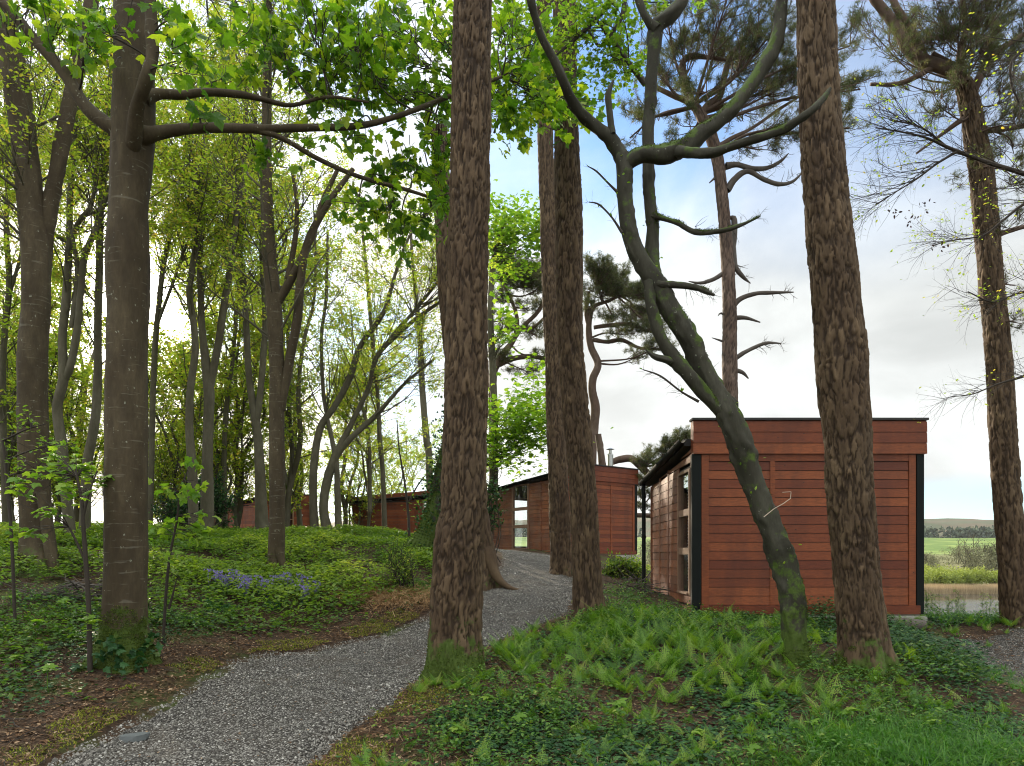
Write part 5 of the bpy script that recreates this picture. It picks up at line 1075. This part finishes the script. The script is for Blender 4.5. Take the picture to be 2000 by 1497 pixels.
    h = rg.uniform(.03, .22, len(x)) * (.4 + fb2(x, y, 1.2, 2, 63)); c = np.stack([x, y, ground(x, y) + h], -1)
    for q in range(4): leaves(G, *L_OVAL, c + rg.normal(size=c.shape) * (.03, .03, .015), .042, rg, .65, .2)
    tag(G.build('woodland_weeds', M_WEED), kind='stuff')
    # moss along the gravel edge
    G = Geo()
    x, y = scatter(300000, -7, 1.8, 4.6, 14, lambda x, y: (path_dist(x, y) < .5) * (path_dist(x, y) > .01) * sstep(.56, .60, fb2(x, y, 1.1, 3, 66) + .12 * (x < -.5) * (y > 8) ) , rg)
    M_T = (np.array([(0, -.3, 0), (0, .3, 0), (.6, 0, .8)]), [np.array([(0, 1, 2)])]); leaves(G, *M_T, np.stack([x, y, ground(x, y) + .008], -1), .02, rg, .8, 0)
    tag(G.build('path_moss', M_MOSS), kind='stuff')
    # dead orange grass left of the path
    G = Geo(); BL = (np.array([(0, -.02, 0), (0, .02, 0), (.35, .02, .12), (.35, -.02, .12), (.75, .012, .1), (.75, -.012, .1), (1, 0, -.02)]), [np.array([(0, 1, 2, 3), (3, 2, 4, 5)]), np.array([(5, 4, 6)])])
    c = at(770, 1170, 12.2); n = 5200; x = rg.normal(c[0], .75, n); y = rg.normal(12.9, .45, n); k = path_dist(x, y) > .05; x, y = x[k], y[k]
    leaves(G, *BL, np.stack([x, y, ground(x, y) + rg.uniform(0, .1, len(x))], -1), .2, rg, .7, 0)
    tag(G.build('dead_grass', M_STRAW), kind='stuff')
    # reeds by the far shore
undergrowth()
def blade_cluster(n, L, w, seed, spread=.05, bend=.6, tiltmax=.7):
    rg = np.random.default_rng(seed); V = []; Fq = []; Ft = []
    for i in range(n):
        a = rg.uniform(0, 6.28); t = rg.uniform(.05, tiltmax); l = L * rg.uniform(.6, 1.15); d = np.array([math.cos(a), math.sin(a), 0]); s = np.array([-d[1], d[0], 0]) * w; b = d * rg.uniform(0, spread)
        base = len(V)
        for k, u in enumerate((0, .35, .7, 1.0)):
            tt = t + bend * u * u; p = b + d * l * u * math.sin(tt) + np.array([0, 0, l * u * math.cos(tt) * (1 - .15 * u)]); ww = (1 - u) ** .6
            if u < 1: V += [p + s * ww, p - s * ww]
            else: V.append(p)
        for k in range(2): Fq.append((base + 2 * k, base + 2 * k + 1, base + 2 * k + 3, base + 2 * k + 2))
        Ft.append((base + 4, base + 5, base + 6))
    V = np.array(V); return V, [np.array(Fq), np.array(Ft)], np.repeat(rg.uniform(0, 1, n), 7)
def grass_stuff():
    G = Geo(); rg = np.random.default_rng(31); tm = [blade_cluster(14, .2, .0035, s) for s in range(4)]
    def put(x, y, sc):
        for i in range(len(x)):
            V, fs, t = tm[i % 4]; a = rg.uniform(0, 6.28); R = np.array([[math.cos(a), -math.sin(a), 0], [math.sin(a), math.cos(a), 0], [0, 0, 1]]); G.add((V * sc[i]) @ R.T + (x[i], y[i], z[i]), fs, tint=np.clip(t * .7 + rg.uniform(0, .3), 0, 1))
    xs, ys, ss = [], [], []
    for (px, Y, sx, sy, n, s) in ((1770, 5.8, .42, .30, 520, 1.25), (1560, 5.4, .5, .3, 90, .9), (1850, 6.2, .4, .3, 80, .9), (1870, 6.6, .3, .3, 60, .9), (1930, 8.4, .25, .4, 60, .8), (1000, 6.0, .8, .5, 60, .6), (1640, 5.6, .3, .3, 50, .9), (830, 13.5, .35, .3, 240, .9), (1300, 11.4, .8, .4, 150, .8), (1580, 11.2, .6, .4, 100, .8), (1900, 9.9, .35, .3, 60, .8), (1930, 12.3, .7, .35, 120, 1.2)):
        xs.append(rg.normal((px - CX) * Y / F, sx, n)); ys.append(rg.normal(Y, sy, n)); ss.append(rg.uniform(.6, 1.2, n) * s)
    x = np.concatenate(xs); y = np.concatenate(ys); s = np.concatenate(ss); k = (path_dist(x, y) > .05) & ~inD(x, y); x, y, s = x[k], y[k], s[k]; z = ground(x, y); put(x, y, s)
    tag(G.build('grass', M_GRASS), kind='stuff')
grass_stuff()
def frond(L, seed, arch=.9, npin=15, width=.3):
    rg = np.random.default_rng(seed); V = []; Ft = []
    u = np.linspace(0, 1, 24); ang = 1.12 - arch * u ** 1.15; px_ = np.concatenate([[0], np.cumsum(np.cos(ang[:-1]) * L / 23)]); pz = np.concatenate([[0], np.cumsum(np.sin(ang[:-1]) * L / 23)])
    def pt(t): return np.array([np.interp(t, u, px_), 0, np.interp(t, u, pz)]), np.array([math.cos(np.interp(t, u, ang)), 0, math.sin(np.interp(t, u, ang))])
    for a, b in zip(u[:-1:3], u[3::3]):
        p, _ = pt(a); q, _ = pt(b); i = len(V); V += [p + (0, .003, 0), p - (0, .003, 0), q + (0, .002, 0)]; Ft.append((i, i + 1, i + 2)); V += [q - (0, .002, 0)]; Ft.append((i + 1, i + 3, i + 2))
    for k in range(npin):
        t = .16 + .82 * k / (npin - 1); p, d = pt(t); w = width * L * math.sin(math.pi * min(1, (t - .1) * .62 + .42)) ** 1.2 * (1.12 - t)
        for s in (-1, 1):
            dr = np.array([d[0] * .45, s * .9, d[2] * .45 - .18]); dr /= np.linalg.norm(dr); nn = max(3, int(w / .013)); nl = np.cross(dr, d); nl /= np.linalg.norm(nl)
            side = np.cross(nl, dr)
            for j in range(nn):
                f = (j + .3 + rg.uniform(-.25, .25)) / nn; c = p + dr * w * f + np.array([0, 0, -.12 * w * f * f]); l = (.15 * w * (1.1 - f) + .005) * rg.uniform(.7, 1.2); wd = w / nn * rg.uniform(.3, .46)
                for q in (-1, 1):
                    i = len(V); tip = c + side * q * l + dr * wd * .8; V += [c - dr * wd, c + dr * wd, tip]; Ft.append((i, i + 1, i + 2))
    return np.array(V), np.array(Ft)
def ferns():
    rg = np.random.default_rng(77); protos = []
    for s in range(5):
        G = Geo(); n = rg.integers(4, 8)
        for k in range(n):
            V, Ft = frond(rg.uniform(.3, .5), s * 10 + k, rg.uniform(.6, 1.5), 19, rg.uniform(.19, .29)); a = k / n * 6.28 + rg.uniform(-.3, .3); R = np.array([[math.cos(a), -math.sin(a), 0], [math.sin(a), math.cos(a), 0], [0, 0, 1]]); G.add(V @ R.T, [Ft], tint=rg.uniform(0, 1))
        protos.append(mesh_np('fern', np.concatenate(G.V), [np.concatenate(f) for f in G.F.values()], {k: np.concatenate(v) for k, v in G.A.items()}, False, (M_FERN,)))
    pts = []
    for (px, Y, sx, sy, n, sc) in ((1010,9.0,.35,.5,18,1.0),(1080,9.6,.5,.6,24,.95),(1200,10.2,.55,.5,26,1.05),(1290,9.4,.5,.6,28,1.1),(1390,8.8,.5,.6,26,1.0),(1180,8.2,.5,.5,16,.9),(1450,7.6,.5,.6,16,.8),(1330,6.6,.7,.5,16,.7),(1560,6.8,.5,.4,12,.8),(1120,6.2,.6,.5,10,.6),(930,7.7,.3,.25,9,.7),
                                (880,7.75,.12,.06,5,.5),(700,5.2,.3,.3,7,.7),(1750,7.2,.4,.3,9,.7),(1100,5.3,.9,.3,10,.6),(1500,5.4,.8,.3,10,.6),(1180,10.9,.2,.15,9,.9),(1250,11,.35,.2,12,.9),(1580,10.6,.3,.3,6,.8),(1950,12.0,.3,.2,8,.8),(1860,11.7,.5,.2,8,.6)):
        for k in range(n): pts.append((rg.normal((px - CX) * Y / F, sx), rg.normal(Y, sy), sc))
    pts = np.array(pts)[:298]; k = (path_dist(pts[:, 0], pts[:, 1]) > .1) & ~inD(pts[:, 0], pts[:, 1]) & (np.hypot(pts[:, 0] + .64, pts[:, 1] - 8.2) > .33); pts = pts[k]; z = ground(pts[:, 0], pts[:, 1])
    for i, (x, y, sc) in enumerate(pts):
        o = link('fern', protos[i % 5], None, (x, y, z[i] - .01)); o.rotation_euler = (rg.uniform(-.2, .2), rg.uniform(-.2, .2), rg.uniform(0, 6.28)); s = sc * rg.uniform(.65, 1.1); o.scale = (s, s, s * rg.uniform(.8, 1.1))
        tag(o, 'feathery green fern growing in the undergrowth right of the path', 'fern', 'ferns in the undergrowth')
ferns()
def loose_fronds():
    rg = np.random.default_rng(78); G = Geo(); T = [frond(.36, 300 + s, rg.uniform(.4, 1.4), 15, rg.uniform(.2, .3)) for s in range(7)]
    x, y = scatter(5200, -1.6, 8.6, 4.6, 12, lambda x, y: sstep(.25, .9, path_dist(x, y)) * sstep(.05, .5, path_dist(x, y, _pc2)) * ~inD(x, y) * np.clip(.22 + .9 * np.exp(-((x - 1.9) / 1.5) ** 2 - ((y - 9.2) / 1.6) ** 2) + .5 * sstep(.5, .65, fb2(x, y, .9, 3, 88)), 0, 1) * (np.hypot(x + .64, y - 8.2) > .3) * .55, rg); z = ground(x, y)
    for i in range(len(x)):
        V, Ft = T[i % 7]; a = rg.uniform(0, 6.28); R = np.array([[math.cos(a), -math.sin(a), 0], [math.sin(a), math.cos(a), 0], [0, 0, 1]]); s_ = rg.uniform(.5, 1.15) * (.62 if y[i] < 6.8 else 1.0)
        G.add((V * s_ * (1, 1, rg.uniform(.6, 1.4))) @ R.T + (x[i], y[i], z[i] + rg.uniform(0, .05)), [Ft], tint=rg.uniform(0, 1))
    tag(G.build('loose_fern_fronds', M_FERN), kind='stuff')
loose_fronds()
def seedlings():
    rg = np.random.default_rng(17); me = []
    for s in range(3):
        G = Geo(); r = np.random.default_rng(60 + s); c, _ = catmull(np.array([(0, 0, -.02), (.01, .01, .1), (.02, 0, .2)]), 6); batch_tubes(G, c[None], [.003], [.002], 5, tint=.3)
        n = 5 + s; a = r.uniform(0, 6.28, n); P = np.array([c[-1]] * n) - (0, 0, .02) * r.uniform(0, 2, n)[:, None]; leaves(G, *L_MAPLE, P, .085, r, .75, .25, heading=np.stack([np.cos(a), np.sin(a), a * 0], -1) * 2)
        me.append(mesh_np('sycamore_seedling', np.concatenate(G.V), [np.concatenate(f) for f in G.F.values()], {k: np.concatenate(v) for k, v in G.A.items()}, False, (M_LIME,)))
    spots = [(1052, 1345), (1370, 1442), (1465, 1478), (1120, 1300), (1290, 1330), (1010, 1420), (1200, 1400), (1480, 1380), (960, 1380), (1580, 1420), (1660, 1400), (900, 1440), (70, 1230), (30, 1290), (120, 1190), (95, 1330), (430, 1170), (480, 1150), (620, 1140), (700, 1120), (560, 1170), (20, 1180), (1820, 1420), (1320, 1250), (1130, 1230)]
    for i, (px, py) in enumerate(spots):
        Y = 12.0
        for _ in range(30):                                   # walk along the view ray to the ground
            p = at(px, py, Y); Y -= (gz(p[0], Y) + .12 - p[2]) * 1.2 if abs(Y) < 40 else 0; Y = min(max(Y, 4.5), 19)
        x = at(px, py, Y)[0]; o = link('sycamore_seedling', me[i % 3], None, (x, Y, gz(x, Y)), rg.uniform(0, 6)); k = rg.uniform(.8, 1.3); o.scale = (k, k, k)
        tag(o, 'little sycamore seedling with a few lobed yellow green leaves in the undergrowth', 'seedling', 'sycamore seedlings on the woodland floor')
seedlings()
def bluebells():
    rg = np.random.default_rng(91)
    V, fs, t = blade_cluster(16, .24, .006, 7, .04, .9, .9); leafm = mesh_np('leaves', V, fs, dict(tint=t), False, (M_BLUELEAF,))
    fl = []
    for s in range(2):
        G = Geo(); r = np.random.default_rng(s)
        for st in range(3):
            p = np.array([[0, 0, 0], [r.normal() * .03, r.normal() * .03, .16], [r.normal() * .06, r.normal() * .06, .27], [r.normal() * .06 + .03, r.normal() * .06, .31]]); c, _ = catmull(p, 10); batch_tubes(G, c[None], [.0035], [.0025], 4, tint=.2)
            for k in range(8):
                q = c[4 + k % 6] + r.normal(size=3) * .012; L = .03; a = np.linspace(0, 6.28, 7)[:-1]; top = q; ring = np.stack([np.cos(a) * .011, np.sin(a) * .011, np.full(6, -L)], -1) + q
                G.add(np.vstack([top, ring]), [np.array([(0, 1 + j, 1 + (j + 1) % 6) for j in range(6)])], tint=r.uniform(0, 1))
        fl.append(mesh_np('flowers', np.concatenate(G.V), [np.concatenate(f) for f in G.F.values()], {k: np.concatenate(v) for k, v in G.A.items()}, False, (M_FLOWER,)))
    spots = [(px, Y, 1) for px, Y in zip(rg.normal(455, 36, 18), rg.normal(12.0, .3, 18))] + [(px, Y, 1) for px, Y in zip(rg.normal(565, 25, 8), rg.normal(12.5, .25, 8))] + [(617, 12.4, 1), (545, 12.7, 1), (549, 12.8, 1)]
    spots += [(px, Y, 0) for px, Y in zip(rg.normal(430, 20, 16), rg.normal(11.1, .2, 16))] + [(px, Y, 0) for px, Y in zip(rg.normal(530, 15, 12), rg.normal(11.7, .15, 12))]
    for px, Y, f in spots:
        x = (px - CX) * Y / F; z = gz(x, Y); rz = rg.uniform(0, 6.28); s = rg.uniform(.85, 1.2)
        o = thing('bluebell' if f else 'bluebell_tuft', 'bluebell with drooping violet flowers in the patch at the foot of the bank' if f else 'strap leaved bluebell tuft without flowers, below the violet patch', 'flower' if f else 'plant', (x, Y, z), rz, 'bluebells at the foot of the bank' if f else 'flowerless bluebell tufts')
        o.scale = (s,) * 3; link('leaves', leafm, o)
        if f: link('flowers', fl[rg.integers(0, 2)], o)
bluebells()
# ivy and leaves on the foot of the large sycamore
rgl = np.random.default_rng(75); gi = Geo()
for k in range(26):
    a = rgl.uniform(-2.4, .2); h = rgl.uniform(.05, .55); r_ = .33 + .16 * math.exp(-h / .25); c = ct1[3] * (1, 1, 0) + np.array([math.cos(a) * r_, math.sin(a) * r_, ct1[3][2] + h - .1])
    leaves(gi, *L_MAPLE, c + rgl.normal(size=(5, 3)) * .05, .085, rgl, .35, .5)
gi.build('ivy', M_IVY, T1)
# brush pile and fallen logs
def pile(label, px, py, Y, w, n, seed, L=.7):
    rg = np.random.default_rng(seed); c = at(px, py, Y); z = gz(c[0], Y); t = Geo(); P0 = np.stack([rg.normal(c[0], w, n), rg.normal(Y, w * .5, n), np.zeros(n)], -1); P0[:, 2] = ground(P0[:, 0], P0[:, 1]) + rg.uniform(.0, .28, n) * np.exp(-((P0[:, 0] - c[0]) / w) ** 2)
    a = rg.uniform(0, 6.28, n); B = batch_curves(P0, np.stack([np.cos(a), np.sin(a) * .6, rg.normal(size=n) * .15], -1), L * rg.uniform(.5, 1.2, n), 7, .5, -.1, rg); batch_tubes(t, B, rg.uniform(.004, .018, n), np.full(n, .004), 6, crack=.5)
    o = t.build('brushwood_pile', M_DEAD, origin=(c[0], Y, z)); tag(o, label, 'brushwood')
pile('low pile of dark dead sticks on the bank between the two left trunks', 160, 1110, 10.6, .45, 90, 1)
pile('small pile of sticks and debris beside the downpipe of the nearest cabin', 1240, 1165, 14.0, .35, 80, 2, .5)
def log(label, a, b, r, seed):
    G = Geo(); a = np.array(a); b = np.array(b); poly = np.array([(*a, r), (*(a * .6 + b * .4 + (0, 0, .01)), r * 1.05), (*b, r * .9)]); trunk(G, poly, 'smooth', 16, .05, 0, seed, 0, .3)
    G.add(np.vstack([[a + np.array([0, r * math.cos(q), r * math.sin(q)]) for q in np.linspace(0, 6.28, 13)[:-1]], a]), [np.array([(k, (k + 1) % 12, 12) for k in range(12)])], crack=1)
    o = G.build('fallen_log', M_DEAD, smooth=True, origin=tuple(a)); tag(o, label, 'log')
x0 = at(1735, 1215, 11.5); log('dark fallen log at the base of the nearest cabin, right of the thick leaning pine', (x0[0], 11.5, gz(x0[0], 11.5) + .08), (x0[0] + .62, 11.6, gz(x0[0] + .6, 11.6) + .1), .1, 3)
# rail between the cabins
G = Geo(); a = at(1225, 1006, 30); b = at(1290, 1008, 30); poly = np.array([(*a, .1), (*((a + b) / 2), .1), (*b, .1)]); trunk(G, poly, 'smooth', 14, .1, 0, 4)
rail = thing('timber_rail', 'round brown timber rail between the two nearer cabins', 'rail', (a[0], 30, gz(a[0], 30)))
G.build('rail', M_PINELIMB, rail, True)
for q in (a + (.1, 0, 0), b - (.1, 0, 0)):
    G = Geo(); z0 = gz(q[0], 30); batch_tubes(G, np.array([[(q[0], 30.12, z0 - .1), (q[0], 30.12, q[2] + .05)]]), [.07], [.07], 10, crack=.7); G.build('post', M_PINELIMB, rail, True)
# weeds silhouetted against the lake
def umbels():
    rg = np.random.default_rng(19); G = Geo(); n = 34
    me = []
    for s in range(3):
        g = Geo(); r = np.random.default_rng(s + 3); c, _ = catmull(np.array([(0, 0, 0), (.01, 0, .25), (.02, .01, .48)]), 8); batch_tubes(g, c[None], [.004], [.002], 4, tint=.3)
        pp, d, tt, ii = spawn(c[None], 14, .4, 1, (.6, 1.1), r); B = batch_curves(pp, d, np.full(14, .10), 4, .2, .3, r); batch_tubes(g, B, np.full(14, .002), np.full(14, .001), 3, tint=.3); leaves(g, *L_OVAL, along(B, 46, .4, 1, .01, r)[0], .035, r, .8, 0)
        me.append(mesh_np('lakeside_weed', np.concatenate(g.V), [np.concatenate(f) for f in g.F.values()], {k: np.concatenate(v) for k, v in g.A.items()}, False, (M_BANK,)))
    for i in range(n):
        px = rg.uniform(1800, 1965); Y = rg.uniform(12.6, 13.6); x = (px - CX) * Y / F; o = link('lakeside_weed', me[i % 3], None, (x, Y, gz(x, Y)), rg.uniform(0, 6)); s = rg.uniform(.7, 1.15); o.scale = (s, s, s)
        tag(o, 'thin upright weed standing against the lake right of the nearest cabin', 'weed', 'weeds against the lake')
umbels()
# ------------------------------------------------------------------ far shore
def far_shore():
    rg = np.random.default_rng(55); G = Geo(); n = 42000; x = rg.uniform(10, 110, n); y = 98.2 + rg.uniform(0, 5, n) + (fb2(x, x * 0, .05, 2, 3) - .5) * 3
    R = (np.array([(0, -.5, 0), (0, .5, 0), (1, 0, 0)]), [np.array([(0, 1, 2)])]); P = np.stack([x, y, np.full(n, LAKE)], -1)
    V = P[:, None] + np.stack([np.stack([-.035 + 0 * x, 0 * x, 0 * x], -1), np.stack([.035 + 0 * x, 0 * x, 0 * x], -1), np.stack([rg.normal(size=n) * .12, rg.normal(size=n) * .1, rg.uniform(.9, 1.5, n)], -1)], 1)
    G.add(V.reshape(-1, 3), [np.arange(3 * n).reshape(-1, 3)], tint=np.repeat(rg.uniform(0, 1, n), 3)); tag(G.build('reed_bed', leafmat('dry_reed', [(0, (.30, .22, .12)), (1, (.52, .40, .24))], .2, .7, (1, 1, 1))), kind='stuff')
    # willow bushes
    def shrub_mesh(seed, n=2600, sz=.34, mat=None, w=2.6, h=3.6):
        r = np.random.default_rng(seed); g = Geo(); c = r.normal(size=(34, 3)) * (w * .5, w * .5, h * .2) + (0, 0, h * .5); c[:, 2] = np.clip(c[:, 2], .4, h * .85)
        P = c[r.integers(0, 34, n)] + r.normal(size=(n, 3)) * (.55, .55, .42); P[:, 2] = np.abs(P[:, 2]); leaves(g, *L_DIAM, P, sz, r, .3, 0, tint=np.clip(.5 + (P[:, 2] / h - .5) * .3, 0, 1)); return g
    prot = []
    for s in range(3):
        t = thing('willow_bush', 'yellow green willow bush on the far shore behind the reeds', 'bush', (0, 0, 0), group='willow bushes on the far shore'); shrub_mesh(s).build('foliage', M_BUSH, t)
        G = Geo(); r = np.random.default_rng(s); B = batch_curves(r.normal(size=(16, 3)) * (.4, .4, 0), r.normal(size=(16, 3)) * (.6, .6, .2) + (0, 0, 1), r.uniform(1.5, 3, 16), 6, .3, .2, r); batch_tubes(G, B, np.full(16, .06), np.full(16, .02), 4, crack=.5); G.build('stems', M_FARBARK, t, True); prot.append(t)
    spots = [(x_, 104 + rg.uniform(0, 20), i) for i, x_ in enumerate(np.arange(14, 88, 2.3))]
    for i, (x_, y_, k) in enumerate(spots):
        s = rg.uniform(.7, 1.05); o = prot[i] if i < 3 else dup(prot[i % 3], (0, 0, 0), 0)
        o.location = (x_, y_, gz(x_, y_)); o.rotation_euler = (0, 0, rg.uniform(0, 6)); o.scale = (s, s, s)
    # grey scrub and bare trees in the marsh
    m2 = leafmat('grey_scrub', [(0, (.10, .11, .06)), (.6, (.17, .17, .09)), (1, (.22, .26, .10))], .2, .8, (1, 1, 1))
    sc = thing('scrub_tree', 'half bare grey green tree in the marsh beyond the willows', 'tree', (0, 0, 0), group='half bare trees in the marsh'); shrub_mesh(9, 1500, .34, None, 3.6, 6.0).build('foliage', m2, sc)
    G = Geo(); r = np.random.default_rng(3); B = batch_curves(r.normal(size=(5, 3)) * (.5, .5, 0), r.normal(size=(5, 3)) * (.25, .25, .1) + (0, 0, 1), r.uniform(5, 7.5, 5), 8, .25, .2, r); batch_tubes(G, B, np.full(5, .14), np.full(5, .04), 5, crack=.5)
    pp, d, tt, ii = spawn(B, 60, .3, 1, (.4, .9), r); B = batch_curves(pp, d, r.uniform(.8, 2, 60), 5, .3, .5, r); batch_tubes(G, B, np.full(60, .05), np.full(60, .02), 3, crack=.5); G.build('trunk', M_FARBARK, sc, True)
    first = True
    for i in range(46):
        y_ = rg.uniform(135, 215); x_ = rg.uniform(.16, .80) * y_; s = rg.uniform(.6, 1.25); z = gz(x_, y_)
        if first: sc.location = (x_, y_, z); first = False
        else: dup(sc, (x_, y_, z), rg.uniform(0, 6), s)
    # distant plantations and hedges: one mass
    G = Geo(); m3 = leafmat('plantation_foliage', [(0, (.035, .055, .04)), (1, (.075, .105, .06))], .1, .9, (1, 1, 1)); n = 2600
    y_ = rg.uniform(425, 540, n); x_ = rg.uniform(-.3, .9, n) * y_; k = (fb2(x_, y_, 1 / 70, 3, 99) > .59); x_, y_ = x_[k], y_[k]; z = ground(x_, y_)
    for q in range(16): P = np.stack([x_ + rg.normal(size=len(x_)) * 1.6, y_ + rg.normal(size=len(x_)) * 1.6, z + rg.uniform(.5, 8, len(x_)) * (.6 + .5 * fb2(x_, y_, 1 / 20, 2, 4))], -1); leaves(G, *L_DIAM, P, 3.2, rg, .3, 0)
    tag(G.build('distant_woods', m3), kind='stuff')
far_shore()
print('verts', sum(len(m.vertices) for m in bpy.data.meshes))
# ------------------------------------------------------------------ air
def haze(dens=.0001):
    G = Geo(); G.box(-2600, 2600, -80, 2700, -8, 130)
    m, nt, out = newmat('haze'); v = N(nt, 'ShaderNodeVolumePrincipled'); v.inputs['Density'].default_value = dens; v.inputs['Color'].default_value = (.93, .96, 1, 1); v.inputs['Anisotropy'].default_value = .45
    nt.links.new(v.outputs[0], out.inputs['Volume']); tag(G.build('haze', m), kind='stuff')
haze()
